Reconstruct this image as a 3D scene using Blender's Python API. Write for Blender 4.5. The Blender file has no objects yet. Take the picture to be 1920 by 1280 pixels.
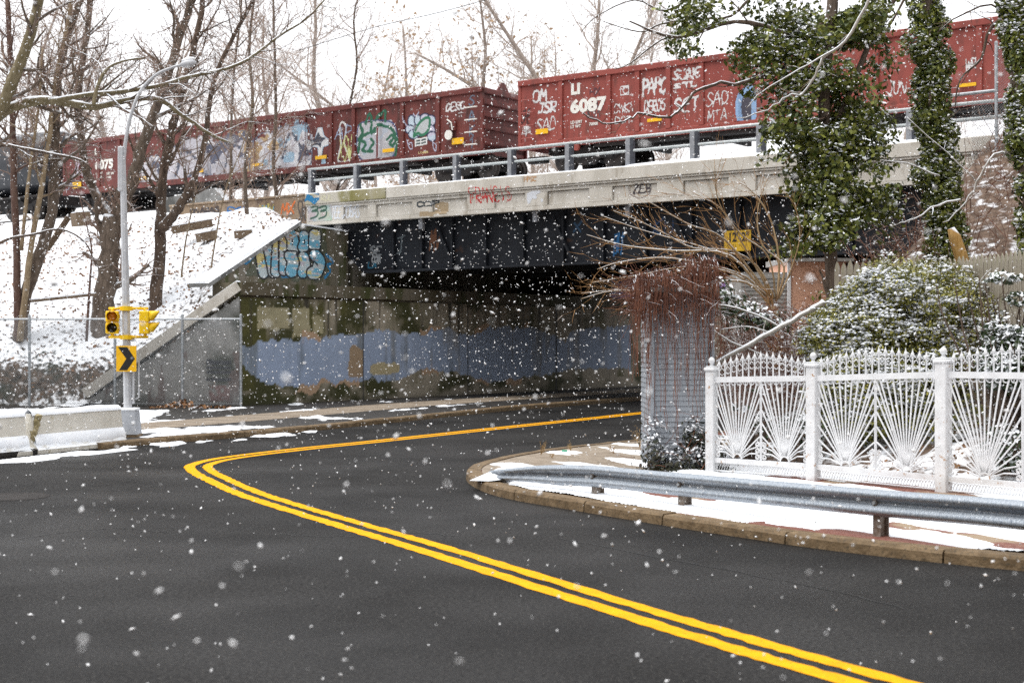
import bpy, bmesh, math, random
import numpy as np
from mathutils import Vector, Matrix

SC = bpy.context.scene
COL = SC.collection
# ------------------------------------------------------------------ camera
F, CX, HY, CH = 2667.0, 960.0, 636.0, 2.4     # focal (photo pixels), centre column, horizon row, camera height (m)
cam_d = bpy.data.cameras.new('camera')
cam = bpy.data.objects.new('camera', cam_d); COL.objects.link(cam)
cam.location = (0, 0, CH); cam.rotation_euler = (math.radians(90), 0, 0)
cam_d.sensor_width = 36.0; cam_d.lens = 36.0 * F / 1920
cam_d.shift_y = (HY - 640) / 1920.0
cam_d.clip_start = 0.1; cam_d.clip_end = 3000
cam_d.dof.use_dof = True; cam_d.dof.focus_distance = 29.0; cam_d.dof.aperture_fstop = 1.9
SC.camera = cam
# ------------------------------------------------------------------ sky, sun, exposure
SUN_EL, SUN_ROT = math.radians(68), math.radians(250)
world = bpy.data.worlds.new('World'); SC.world = world; world.use_nodes = True
wn = world.node_tree; wn.nodes.clear()
wo = wn.nodes.new('ShaderNodeOutputWorld'); wb = wn.nodes.new('ShaderNodeBackground')
sky = wn.nodes.new('ShaderNodeTexSky'); sky.sky_type = 'NISHITA'; sky.sun_disc = False
sky.sun_elevation = SUN_EL; sky.sun_rotation = SUN_ROT; sky.air_density = 1.0; sky.dust_density = 4.0
hsv = wn.nodes.new('ShaderNodeHueSaturation'); hsv.inputs['Saturation'].default_value = 0.12
mixw = wn.nodes.new('ShaderNodeMixRGB'); mixw.inputs[0].default_value = 0.86     # closed cloud deck: almost even white
mixw.inputs[2].default_value = (6.9, 7.0, 7.2, 1)
wn.links.new(sky.outputs[0], hsv.inputs['Color']); wn.links.new(hsv.outputs[0], mixw.inputs[1])
wn.links.new(mixw.outputs[0], wb.inputs[0]); wb.inputs[1].default_value = 0.13
wn.links.new(wb.outputs[0], wo.inputs[0])
sun_d = bpy.data.lights.new('sun', 'SUN'); sun_d.energy = 1.5; sun_d.angle = math.radians(40); sun_d.color = (1, .97, .93)
sun = bpy.data.objects.new('sun', sun_d); COL.objects.link(sun)
sdir = Vector((math.sin(SUN_ROT) * math.cos(SUN_EL), math.cos(SUN_ROT) * math.cos(SUN_EL), math.sin(SUN_EL)))
sun.rotation_euler = sdir.to_track_quat('Z', 'Y').to_euler(); sun.location = (0, 0, 60)
SC.view_settings.view_transform = 'Standard'; SC.view_settings.look = 'None'
SC.view_settings.gamma = 1.0; SC.view_settings.exposure = 0.85; SC.view_settings.use_curve_mapping = False
SC.cycles.max_bounces = 6; SC.cycles.diffuse_bounces = 3; SC.cycles.glossy_bounces = 2
SC.cycles.transparent_max_bounces = 8; SC.cycles.use_denoising = False
SC.cycles.caustics_reflective = False; SC.cycles.caustics_refractive = False

# ------------------------------------------------------------------ frames: world (X right, Y away, Z up); bridge frame (t along deck, d across, z)
ANG = -math.asin(0.6)
def P(x, y, Y): return ((x - CX) / F * Y, Y, CH - (y - HY) / F * Y)
def G(x, y, z=0.0):
    Y = (CH - z) * F / (y - HY); return ((x - CX) / F * Y, Y, z)
def W(t, d, z=0.0): return (.8 * t + .6 * d, -.6 * t + .8 * d, z)
def TD(x, y, d):                     # photo point seen on the upright plane d = const
    Y = d / (.8 + .6 * (x - CX) / F); X = (x - CX) / F * Y
    return (.8 * X - .6 * Y, CH - (y - HY) / F * Y)
def TT(x, y, t):                     # photo point seen on the upright plane t = const
    r = (x - CX) / F; d = -(.8 * t + .6 * r * t) / (.6 - .8 * r); Y = -.6 * t + .8 * d
    return (d, CH - (y - HY) / F * Y)
def tx(x, d): return TD(x, 0, d)[0]

# ------------------------------------------------------------------ noise
def _h(ix, iy, s):
    n = (ix.astype(np.int64) * 374761393 + iy.astype(np.int64) * 668265263 + s * 974711) & 0x7fffffff
    n = ((n ^ (n >> 13)) * 1274126177) & 0x7fffffff
    return ((n ^ (n >> 16)) & 0xffff) / 65535.0
def vn(x, y, s=0):
    x = np.asarray(x, float); y = np.asarray(y, float)
    ix = np.floor(x); iy = np.floor(y); fx = x - ix; fy = y - iy
    fx = fx * fx * (3 - 2 * fx); fy = fy * fy * (3 - 2 * fy)
    a = _h(ix, iy, s); b = _h(ix + 1, iy, s); c = _h(ix, iy + 1, s); e = _h(ix + 1, iy + 1, s)
    return (a * (1 - fx) + b * fx) * (1 - fy) + (c * (1 - fx) + e * fx) * fy
def fbm(x, y, s=0, o=4):
    r = 0; a = .5; tot = 0
    for k in range(o):
        r = r + a * vn(np.asarray(x) * 2 ** k, np.asarray(y) * 2 ** k, s + k * 17); tot += a; a *= .5
    return r / tot

# ------------------------------------------------------------------ objects
ORG = {}
def tag(o, label=None, cat=None, group=None, kind=None):
    if label: o['label'] = label
    if cat: o['category'] = cat
    if group: o['group'] = group
    if kind: o['kind'] = kind
    return o
def thing(name, label, cat, org, frame='W', group=None):
    o = bpy.data.objects.new(name, None); COL.objects.link(o); o.empty_display_size = .3
    o.location = W(*org) if frame == 'B' else org
    o.rotation_euler = (0, 0, ANG if frame == 'B' else 0)
    ORG[o.name] = tuple(org); return tag(o, label, cat, group)
def link(name, me, mat, parent=None, loc=(0, 0, 0), rot=(0, 0, 0), scale=(1, 1, 1)):
    o = bpy.data.objects.new(name, me); COL.objects.link(o)
    if mat is not None and len(me.materials) == 0: me.materials.append(mat)
    o.location = loc; o.rotation_euler = rot; o.scale = scale
    if parent is not None:
        o.parent = parent; ORG[o.name] = ORG.get(parent.name, (0, 0, 0))
    return o
def piece(name, me, mat, parent, pos, rot=(0, 0, 0), scale=(1, 1, 1)):      # shared mesh placed at a frame position
    g = ORG.get(parent.name, (0, 0, 0))
    return link(name, me, mat, parent, (pos[0] - g[0], pos[1] - g[1], pos[2] - g[2]), rot, scale)
def np_mesh(name, v, f, smooth=False):
    me = bpy.data.meshes.new(name); v = np.asarray(v, np.float32); f = np.asarray(f, np.int32)
    me.vertices.add(len(v)); me.vertices.foreach_set('co', v.ravel())
    k = f.shape[1]; me.loops.add(f.size); me.loops.foreach_set('vertex_index', f.ravel())
    me.polygons.add(len(f)); me.polygons.foreach_set('loop_start', np.arange(len(f), dtype=np.int32) * k)
    me.polygons.foreach_set('loop_total', np.full(len(f), k, np.int32))
    if smooth: me.polygons.foreach_set('use_smooth', np.ones(len(f), bool))
    me.update(calc_edges=True); return me

class MB:
    def __init__(s): s.v = []; s.f = []
    def box(s, a, b):
        x0, y0, z0 = a; x1, y1, z1 = b; n = len(s.v)
        s.v += [(x0, y0, z0), (x1, y0, z0), (x1, y1, z0), (x0, y1, z0), (x0, y0, z1), (x1, y0, z1), (x1, y1, z1), (x0, y1, z1)]
        s.f += [tuple(n + i for i in q) for q in ((3, 2, 1, 0), (4, 5, 6, 7), (0, 1, 5, 4), (1, 2, 6, 5), (2, 3, 7, 6), (3, 0, 4, 7))]
        return s
    def bbox(s, a, b, c=.012):                       # box with chamfered edges
        x0, y0, z0 = a; x1, y1, z1 = b
        bm = bmesh.new(); bmesh.ops.create_cube(bm, size=1)
        for q in bm.verts: q.co = Vector(((x0 + x1) / 2 + q.co.x * (x1 - x0), (y0 + y1) / 2 + q.co.y * (y1 - y0), (z0 + z1) / 2 + q.co.z * (z1 - z0)))
        bmesh.ops.bevel(bm, geom=bm.edges[:], offset=c, segments=1, affect='EDGES')
        n = len(s.v); bm.verts.index_update(); s.v += [tuple(q.co) for q in bm.verts]
        s.f += [tuple(n + q.index for q in fc.verts) for fc in bm.faces]; bm.free(); return s
    def prism(s, pts, lo, hi, ax=2):                 # polygon pushed along an axis; pts in the other two axes in order
        n = len(s.v); m = len(pts)
        for h in (lo, hi):
            for (p, q) in pts:
                s.v.append((h, p, q) if ax == 0 else (p, h, q) if ax == 1 else (p, q, h))
        s.f.append(tuple(n + i for i in range(m))[::-1]); s.f.append(tuple(n + m + i for i in range(m)))
        for i in range(m):
            j = (i + 1) % m; s.f.append((n + i, n + j, n + m + j, n + m + i))
        return s
    def tube(s, pts, rad, n=6, cap=True):
        pts = [Vector(p) for p in pts]; m = len(pts)
        if not hasattr(rad, '__len__'): rad = [rad] * m
        base = len(s.v); ref = Vector((.31, .17, .93)); prev = None
        cs = [(math.cos(2 * math.pi * k / n), math.sin(2 * math.pi * k / n)) for k in range(n)]
        for i in range(m):
            t = pts[min(i + 1, m - 1)] - pts[max(i - 1, 0)]
            if t.length < 1e-9: t = Vector((0, 0, 1))
            t.normalize()
            if prev is None:
                if abs(t.dot(ref)) > .95: ref = Vector((.9, .3, .1))
                a = t.cross(ref).normalized()
            else:
                a = prev - t * prev.dot(t)
                a = a.normalized() if a.length > 1e-6 else t.cross(ref).normalized()
            prev = a; b = t.cross(a); r = rad[i]; p = pts[i]
            for c, q in cs:
                e = p + a * (c * r) + b * (q * r); s.v.append((e.x, e.y, e.z))
        for i in range(m - 1):
            o = base + i * n
            for k in range(n):
                l = (k + 1) % n; s.f.append((o + k, o + l, o + n + l, o + n + k))
        if cap:
            s.f.append(tuple(base + k for k in range(n))[::-1]); s.f.append(tuple(base + (m - 1) * n + k for k in range(n)))
        return s
    def bar(s, p, q, w, h=None, up=(0, 0, 1)):       # square bar between two points
        p = Vector(p); q = Vector(q); h = h or w; t = (q - p).normalized(); u = Vector(up)
        if abs(t.dot(u)) > .98: u = Vector((1, 0, 0))
        a = t.cross(u).normalized() * (w / 2); b = a.cross(t).normalized() * (h / 2); n = len(s.v)
        for c in (p, q):
            for e in (-a - b, a - b, a + b, -a + b): s.v.append(tuple(c + e))
        s.f += [tuple(n + i for i in k) for k in ((0, 1, 2, 3), (7, 6, 5, 4), (0, 4, 5, 1), (1, 5, 6, 2), (2, 6, 7, 3), (3, 7, 4, 0))]
        return s
    def cyl(s, c, r, h, ax=2, n=16, r2=None):
        d = [0, 0, 0]; d[ax] = h
        return s.tube([c, (c[0] + d[0], c[1] + d[1], c[2] + d[2])], [r, r if r2 is None else r2], n)
    def lathe(s, prof, c=(0, 0, 0), n=12):           # (radius, z) profile about the vertical
        b = len(s.v)
        for r, z in prof:
            for k in range(n):
                a = 2 * math.pi * k / n; s.v.append((c[0] + r * math.cos(a), c[1] + r * math.sin(a), c[2] + z))
        for i in range(len(prof) - 1):
            for k in range(n):
                l = (k + 1) % n; o = b + i * n; s.f.append((o + k, o + l, o + n + l, o + n + k))
        s.f.append(tuple(b + k for k in range(n))[::-1]); s.f.append(tuple(b + (len(prof) - 1) * n + k for k in range(n)))
        return s
    def arc(s, c, r, a0, a1, rad, ax1, ax2, n=10, sides=4, r1=None):
        c = Vector(c); ax1 = Vector(ax1); ax2 = Vector(ax2); pts = []
        for k in range(n + 1):
            a = a0 + (a1 - a0) * k / n; q = r + ((r if r1 is None else r1) - r) * k / n
            pts.append(c + ax1 * (q * math.cos(a)) + ax2 * (q * math.sin(a)))
        return s.tube(pts, rad, sides)
    def mesh(s, name, org=(0, 0, 0), smooth=False):
        me = bpy.data.meshes.new(name)
        me.from_pydata([(v[0] - org[0], v[1] - org[1], v[2] - org[2]) for v in s.v], [], s.f)
        if smooth: me.polygons.foreach_set('use_smooth', np.ones(len(me.polygons), bool))
        me.update(); return me
    def build(s, name, mat, parent=None, smooth=False):
        g = ORG.get(parent.name, (0, 0, 0)) if parent is not None else (0, 0, 0)
        return link(name, s.mesh(name, g, smooth), mat, parent)

def grid(name, xs, ys, zf, mat, mask=None, parent=None, smooth=True, bframe=False):
    X, Y = np.meshgrid(xs, ys); Z = zf(X, Y); nx = len(xs); ny = len(ys)
    v = np.stack([X, Y, Z], -1).reshape(-1, 3)
    i = (np.arange(ny - 1)[:, None] * nx + np.arange(nx - 1)[None, :])
    f = np.stack([i, i + 1, i + nx + 1, i + nx], -1).reshape(-1, 4)
    if mask is not None:
        mk = mask(X, Y); keep = (mk[:-1, :-1] & mk[1:, :-1] & mk[:-1, 1:] & mk[1:, 1:]).ravel(); f = f[keep]
        used = np.zeros(len(v), bool); used[f.ravel()] = True; idx = np.cumsum(used) - 1; v = v[used]; f = idx[f]
    g = ORG.get(parent.name, (0, 0, 0)) if parent is not None else (0, 0, 0)
    o = link(name, np_mesh(name, v - np.array(g), f, smooth), mat, parent)
    return o
def inpoly(X, Y, poly):
    r = np.zeros(X.shape, bool); n = len(poly); j = n - 1
    for i in range(n):
        xi, yi = poly[i][:2]; xj, yj = poly[j][:2]
        c = ((yi > Y) != (yj > Y)) & (X < (xj - xi) * (Y - yi) / ((yj - yi) or 1e-9) + xi)
        r ^= c; j = i
    return r
def polydist(X, Y, pts):
    d = np.full(X.shape, 1e9)
    for (x0, y0), (x1, y1) in zip(pts[:-1], pts[1:]):
        dx, dy = x1 - x0, y1 - y0; L = dx * dx + dy * dy or 1e-9
        u = np.clip(((X - x0) * dx + (Y - y0) * dy) / L, 0, 1)
        d = np.minimum(d, np.hypot(X - x0 - u * dx, Y - y0 - u * dy))
    return d
def spline(pts, k=6, closed=False):
    pts = [np.array(p, float) for p in pts]; n = len(pts); out = []
    for i in range(n if closed else n - 1):
        if closed: a, b, c, d = pts[i - 1], pts[i], pts[(i + 1) % n], pts[(i + 2) % n]
        else: a, b, c, d = pts[max(i - 1, 0)], pts[i], pts[i + 1], pts[min(i + 2, n - 1)]
        for j in range(k):
            u = j / k
            out.append(.5 * (2 * b + (c - a) * u + (2 * a - 5 * b + 4 * c - d) * u * u + (3 * b - a - 3 * c + d) * u ** 3))
    if not closed: out.append(pts[-1])
    return [tuple(p) for p in out]
def offset(pts, w):
    out = []
    for i in range(len(pts)):
        a = np.array(pts[max(i - 1, 0)][:2]); b = np.array(pts[min(i + 1, len(pts) - 1)][:2]); t = b - a; t = t / np.hypot(*t)
        out.append((pts[i][0] - t[1] * w, pts[i][1] + t[0] * w))
    return out

# ------------------------------------------------------------------ materials
SNOWC = (.80, .83, .87, 1)
def c4(c): return (c[0], c[1], c[2], 1)
def pbr(name, col, col2=None, ns=4.0, rough=.7, rough2=None, bump=0.0, bs=30.0, snow=None, metal=0.0, spec=.4, stretch=None,
        col3=None, n3=1.2, t3=(.52, .62), attr=None, detail=6.0, nc=(.38, .62), rs=None, big=None):
    m = bpy.data.materials.new(name); m.use_nodes = True; nt = m.node_tree; N = nt.nodes; L = nt.links
    b = N['Principled BSDF']; b.inputs['Metallic'].default_value = metal; b.inputs['Specular IOR Level'].default_value = spec
    b.inputs['Roughness'].default_value = rough
    geo = N.new('ShaderNodeNewGeometry'); tc = N.new('ShaderNodeTexCoord')
    src = tc.outputs['Object']
    if stretch:
        mp = N.new('ShaderNodeMapping'); mp.inputs['Scale'].default_value = stretch; L.new(src, mp.inputs[0]); src = mp.outputs[0]
    def noise(scale, det=detail, s=None):
        n = N.new('ShaderNodeTexNoise'); n.inputs['Scale'].default_value = scale; n.inputs['Detail'].default_value = det
        L.new(s or src, n.inputs['Vector']); return n.outputs[0]
    def ramp(v, lo, hi):
        r = N.new('ShaderNodeMapRange'); r.inputs[1].default_value = lo; r.inputs[2].default_value = hi; L.new(v, r.inputs[0]); return r.outputs[0]
    def mix(f, a, c):
        x = N.new('ShaderNodeMixRGB')
        L.new(f, x.inputs[0])
        for i, k in ((1, a), (2, c)):
            if isinstance(k, tuple): x.inputs[i].default_value = k
            else: L.new(k, x.inputs[i])
        return x.outputs[0]
    cur = c4(col) if col is not None else None
    if attr:
        at = N.new('ShaderNodeAttribute'); at.attribute_name = attr
        cur = at.outputs['Color'] if col is None else cur
        if col2 is not None: cur = mix(at.outputs['Fac'], c4(col), c4(col2))
    elif col2 is not None: cur = mix(ramp(noise(ns), *nc), c4(col), c4(col2))
    if big is not None: cur = mix(ramp(noise(big[1], 3), .42, .66), cur, c4(big[0]))
    if col3 is not None: cur = mix(ramp(noise(n3), *t3), cur, c4(col3))
    if rough2 is not None: 
        r = N.new('ShaderNodeMapRange'); r.inputs[1].default_value = .35; r.inputs[2].default_value = .65
        r.inputs[3].default_value = rough; r.inputs[4].default_value = rough2; L.new(noise(rs or ns * .5), r.inputs[0]); L.new(r.outputs[0], b.inputs['Roughness'])
    if bump:
        bp = N.new('ShaderNodeBump'); bp.inputs['Strength'].default_value = bump; bp.inputs['Distance'].default_value = .02
        L.new(noise(bs, 3), bp.inputs['Height']); L.new(bp.outputs[0], b.inputs['Normal'])
    if snow:                                          # snow lies where the surface faces up, broken by noise
        lo, hi, sn, amt = snow
        sp = N.new('ShaderNodeSeparateXYZ'); L.new(geo.outputs['Normal'], sp.inputs[0])
        nz = noise(sn, 3, tc.outputs['Object'])
        ma = N.new('ShaderNodeMath'); ma.operation = 'MULTIPLY_ADD'; L.new(nz, ma.inputs[0]); ma.inputs[1].default_value = amt; L.new(sp.outputs[2], ma.inputs[2])
        mb_ = N.new('ShaderNodeMath'); mb_.operation = 'SUBTRACT'; L.new(ma.outputs[0], mb_.inputs[0]); mb_.inputs[1].default_value = amt * .5
        cur = mix(ramp(mb_.outputs[0], lo, hi), cur, SNOWC)
    if isinstance(cur, tuple): b.inputs['Base Color'].default_value = cur
    else: L.new(cur, b.inputs['Base Color'])
    return m

M = {}
M['asphalt'] = pbr('wet asphalt', (.0085, .0082, .0083), (.034, .033, .0325), ns=24, nc=(.34, .68), detail=8, rough=.40, rough2=.75, rs=.28, bump=.3, bs=60, spec=.08, big=((.0075, .0072, .0072), .33), col3=(.10, .094, .082), n3=55, t3=(.61, .68))
M['yellow_line'] = pbr('yellow road paint', (.80, .37, .002), (.70, .31, .003), ns=5, rough=.75, spec=.10, col3=(.10, .06, .012), n3=38, t3=(.61, .70), bump=.15)
M['curb'] = pbr('brown kerb stone', (.115, .075, .036), (.19, .13, .07), ns=6, rough=.75, bump=.5, bs=24, col3=(.07, .052, .03), n3=26, t3=(.52, .72))
M['brick_pave'] = pbr('red brick paving', (.14, .045, .032), (.2, .085, .06), ns=14, rough=.7, bump=.5, bs=30, col3=(.27, .2, .13), n3=.9, t3=(.52, .6))
M['walk_tan'] = pbr('tan concrete paving', (.21, .165, .12), (.28, .23, .175), ns=3, rough=.7, bump=.2, bs=60, col3=(.1, .08, .06), n3=9, t3=(.58, .7))
M['verge'] = pbr('dark wet verge', (.012, .011, .011), (.03, .026, .022), ns=8, rough=.55, bump=.6, bs=16)
M['snow'] = pbr('fresh snow', (.80, .83, .87), (.86, .88, .91), ns=3, rough=.65, bump=.25, bs=14, spec=.2)
M['snow_litter'] = pbr('snow over leaf litter', (.80, .83, .87), (.86, .88, .91), ns=3, rough=.7, bump=.5, bs=7, spec=.2, col3=(.17, .10, .055), n3=4.2, t3=(.575, .62))
M['bank'] = pbr('snowy leaf bank', (.030, .024, .016), (.085, .055, .034), ns=5, rough=.9, bump=.9, bs=9, col3=(.02, .024, .012), n3=.8, t3=(.5, .62), snow=(.60, .76, 5.5, .95))
M['brush_bank'] = pbr('brushy bank', (.075, .05, .035), (.15, .10, .07), ns=6, rough=.9, bump=.9, bs=8, snow=(.92, 1.12, 3.0, 1.1))
M['concrete'] = pbr('pale weathered concrete', (.47, .44, .385), (.56, .53, .475), ns=1.4, rough=.85, bump=.25, bs=18, stretch=(1, 1, .35), col3=(.34, .305, .25), n3=3.2, t3=(.56, .72), snow=(.8, .95, 3, .2))
M['concrete_moss'] = pbr('mossy coping concrete', (.30, .27, .15), (.19, .175, .06), ns=1.2, rough=.9, bump=.3, bs=18, stretch=(1, 1, .4), col3=(.45, .425, .36), n3=1.1, t3=(.42, .60), snow=(.8, .95, 3, .2))
M['concrete_brown'] = pbr('brown stained concrete', (.24, .17, .11), (.32, .25, .18), ns=1.2, rough=.9, bump=.3, bs=14, col3=(.14, .1, .075), n3=2.2, t3=(.52, .65), snow=(.75, .92, 3, .3))
M['concrete_wet'] = pbr('dark mossy concrete', (.085, .07, .04), (.15, .13, .10), ns=1.1, rough=.8, bump=.35, bs=12, stretch=(1, 1, .25), col3=(.045, .05, .012), n3=1.7, t3=(.5, .62), snow=(.7, .9, 3, .3))
M['concrete_grey'] = pbr('grey wing wall concrete', (.17, .17, .165), (.26, .26, .25), ns=.8, rough=.85, bump=.3, bs=12, col3=(.075, .075, .07), n3=.7, t3=(.48, .6), snow=(.6, .8, 3, .3))
M['barrier'] = pbr('pale cream barrier concrete', (.60, .57, .50), (.68, .65, .58), ns=2.5, rough=.8, bump=.25, bs=16, col3=(.45, .40, .28), n3=5.5, t3=(.62, .72), snow=(.34, .5, 5, .35))
M['rubble'] = pbr('broken barrier edge', (.20, .165, .08), (.31, .26, .15), ns=9, rough=.9, bump=.8, bs=14)
M['steel_dark'] = pbr('dark girder paint', (.008, .0095, .0135), (.013, .0155, .021), ns=1.5, rough=.6, spec=.25, bump=.15, bs=20, col3=(.055, .03, .02), n3=2.3, t3=(.66, .76))
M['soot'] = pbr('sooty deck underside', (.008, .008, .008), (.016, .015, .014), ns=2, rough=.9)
M['rail_grey'] = pbr('grey painted railing steel', (.21, .22, .24), (.28, .29, .31), ns=6, rough=.5, snow=(.75, .92, 5, .5))
M['rail_lt'] = pbr('light grey railing tube', (.42, .46, .46), (.50, .54, .54), ns=6, rough=.45, snow=(.7, .9, 5, .5))
M['post_shade'] = pbr('shaded side post steel', (.03, .034, .045), (.05, .055, .068), ns=6, rough=.5)  # dark copy of the railing grey for the shaded post sides
M['galv'] = pbr('galvanised steel', (.30, .325, .34), (.40, .42, .44), ns=10, rough=.45, metal=.25, snow=(.85, .98, 6, .3))
M['galv_beam'] = pbr('galvanised guardrail steel', (.235, .275, .325), (.40, .435, .47), ns=9, rough=.38, metal=.35, stretch=(9, 9, .6), bump=.5, bs=5, col3=(.13, .16, .21), n3=6, t3=(.58, .7))
M['galv_rust'] = pbr('rust stained steel', (.16, .12, .09), (.27, .24, .21), ns=14, rough=.6, metal=.2)
M['lamp_grey'] = pbr('pale grey lamp post paint', (.45, .46, .48), (.52, .53, .55), ns=8, rough=.5)
M['base_grey'] = pbr('grey pole base', (.33, .35, .38), (.39, .41, .44), ns=8, rough=.6)
M['signal'] = pbr('yellow signal paint', (.80, .50, .008), (.86, .56, .01), ns=4, rough=.42)
M['lens_dark'] = pbr('unlit signal lens', (.012, .008, .005), rough=.15)
M['lens_amber'] = pbr('unlit amber lens', (.55, .20, .01), rough=.18)
M['sign_yellow'] = pbr('yellow sign sheeting', (.78, .42, .004), (.80, .45, .006), ns=3, rough=.45)
M['sign_worn'] = pbr('worn yellow sign', (.56, .34, .015), (.64, .40, .02), ns=7, rough=.6, col3=(.34, .2, .03), n3=9, t3=(.62, .72))
M['black'] = pbr('black print', (.01, .01, .01), rough=.5)
M['white_iron'] = pbr('white painted iron', (.62, .63, .64), (.70, .71, .72), ns=5, rough=.45, snow=(.8, .95, 8, .3))
M['white_iron_worn'] = pbr('white painted iron with rust', (.60, .605, .61), (.69, .695, .70), ns=5, rough=.5, col3=(.36, .20, .09), n3=11, t3=(.63, .72), snow=(.8, .95, 8, .3))
M['siding'] = pbr('blue grey clapboard paint', (.23, .255, .285), (.31, .335, .365), ns=2.2, rough=.7, bump=.3, bs=30, col3=(.34, .37, .40), n3=1.6, t3=(.56, .66), snow=(.8, .95, 6, .3))
M['siding_grey'] = pbr('grey house siding', (.26, .25, .235), (.32, .31, .29), ns=2, rough=.8, snow=(.7, .9, 4, .3))
M['peach'] = pbr('peach stucco', (.60, .33, .22), (.66, .39, .27), ns=2, rough=.85, bump=.3, bs=40)
M['picket'] = pbr('weathered cedar picket', (.22, .19, .145), (.33, .30, .245), ns=5, rough=.85, stretch=(5, 5, .6), col3=(.19, .19, .08), n3=3, t3=(.56, .68), bump=.3, bs=12, snow=(.75, .9, 6, .4))
M['gondola_a'] = pbr('dark oxide red car paint', (.105, .021, .017), (.15, .034, .026), ns=1.3, rough=.6, bump=.1, bs=20, stretch=(1, 1, .4), col3=(.060, .018, .014), n3=3.2, t3=(.52, .70), snow=(.85, 1, 4, .3))
M['gondola_b'] = pbr('oxide red car paint', (.225, .043, .032), (.27, .058, .043), ns=1.1, rough=.6, bump=.1, bs=20, stretch=(1, 1, .4), col3=(.135, .036, .027), n3=3.2, t3=(.53, .72), snow=(.85, 1, 4, .3))
M['under'] = pbr('grimy underframe', (.010, .009, .009), (.024, .019, .017), ns=4, rough=.8)
M['wheel'] = pbr('worn wheel steel', (.03, .026, .024), (.06, .05, .045), ns=5, rough=.5, metal=.3)
M['tank'] = pbr('black tank paint', (.016, .018, .022), (.026, .028, .033), ns=2, rough=.35, snow=(.82, 1.0, 2, .4))
M['placard'] = pbr('yellow reflector', (.72, .39, .006), (.78, .44, .01), ns=6, rough=.4)
M['white_print'] = pbr('white stencil paint', (.66, .64, .58), (.72, .70, .65), ns=5, rough=.7)
M['paint'] = pbr('spray paint', None, attr='Col', rough=.6, bump=.1, bs=40)
M['wallface'] = pbr('painted abutment concrete', None, attr='Col', rough=.8, bump=.3, bs=16)
BK = dict(rough=.9, bump=.8, bs=22, stretch=(1, 1, .35))
M['bark'] = pbr('grey brown bark', (.085, .063, .046), (.155, .118, .09), ns=9, snow=(.50, .68, 7, .65), **BK)
M['bark_dk'] = pbr('dark bark', (.060, .041, .029), (.115, .08, .057), ns=9, snow=(.56, .74, 7, .6), **BK)
M['bark_olive'] = pbr('olive mossy bark', (.13, .105, .055), (.20, .165, .10), ns=9, snow=(.44, .62, 5, .6), **BK)
M['bark_tan'] = pbr('tan smooth bark', (.20, .145, .085), (.29, .22, .14), ns=9, snow=(.6, .78, 7, .5), **BK)
M['bark_red'] = pbr('reddish bark', (.085, .045, .034), (.13, .08, .06), ns=9, snow=(.7, .9, 7, .5), **BK)
M['bark_hazed'] = pbr('hazed far bark', (.23, .185, .155), (.33, .275, .235), ns=6, rough=.9, snow=(.66, .9, 5, .5))  # paleness of distant haze put into the bark colour
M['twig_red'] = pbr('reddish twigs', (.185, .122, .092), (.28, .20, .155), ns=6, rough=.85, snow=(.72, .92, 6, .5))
M['twig_hazed'] = pbr('hazed far twigs', (.33, .265, .225), (.44, .37, .32), ns=6, rough=.9, snow=(.75, .95, 6, .5))  # haze painted in as a paler twig colour
M['twig_gold'] = pbr('golden brown twigs', (.26, .135, .048), (.36, .20, .08), ns=6, rough=.7, snow=(.80, 1.0, 7, .55))
M['twig_pale'] = pbr('pale golden stems', (.27, .18, .09), (.38, .27, .15), ns=6, rough=.7, snow=(.50, .70, 7, .6))
M['vine'] = pbr('red brown vine stems', (.095, .034, .020), (.19, .078, .045), ns=5, rough=.85, snow=(.75, .95, 6, .5))
M['dead'] = pbr('fallen pale trunk', (.28, .25, .21), (.36, .33, .29), ns=8, snow=(.25, .5, 6, .5), rough=.85, bump=.5, bs=20)
M['stump'] = pbr('orange weathered wood', (.34, .19, .05), (.45, .28, .10), ns=5, rough=.85, stretch=(4, 4, .7), bump=.5, bs=12, snow=(.5, .7, 6, .3))
M['timber'] = pbr('old timber', (.10, .065, .04), (.2, .15, .10), ns=6, rough=.9, stretch=(1, 5, 5), bump=.5, bs=14, snow=(.6, .75, 5, .3))
M['ivy'] = pbr('ivy leaf', (.030, .050, .007), (.21, .225, .036), attr='rnd', rough=.45, spec=.35, snow=(.76, .9, 3.5, 1.1))
M['ivy_low'] = pbr('dark creeper leaf', (.015, .022, .010), (.05, .042, .022), attr='rnd', rough=.5, snow=(.6, .8, 6, 1.1))
M['yew'] = pbr('yew needle spray', (.055, .068, .010), (.32, .29, .048), attr='rnd', rough=.6, snow=(.80, .95, 4, .9))
M['holly'] = pbr('glossy evergreen leaf', (.018, .035, .012), (.06, .085, .03), attr='rnd', rough=.4, snow=(.46, .64, 4, .9))
M['dry_leaf'] = pbr('dry tan leaf', (.34, .22, .12), (.46, .32, .20), attr='rnd', rough=.8)
M['litter'] = pbr('fallen brown leaf', (.16, .075, .03), (.30, .15, .06), attr='rnd', rough=.8, snow=(.9, 1.1, 6, .6))
M['weed'] = pbr('dry weed', (.30, .19, .08), (.40, .27, .12), ns=9, rough=.8)
M['flake'] = pbr('snowflake', (.95, .96, .97), rough=.8, spec=.1)
M['iron_cover'] = pbr('worn cast iron', (.020, .018, .017), (.035, .031, .029), ns=12, rough=.6, spec=.1)
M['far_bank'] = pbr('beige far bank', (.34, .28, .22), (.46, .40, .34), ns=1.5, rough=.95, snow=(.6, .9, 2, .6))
M['ballast'] = pbr('grey ballast', (.10, .09, .085), (.19, .175, .165), ns=14, rough=.9, bump=.8, bs=20, snow=(.7, .9, 3, .5))

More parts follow.
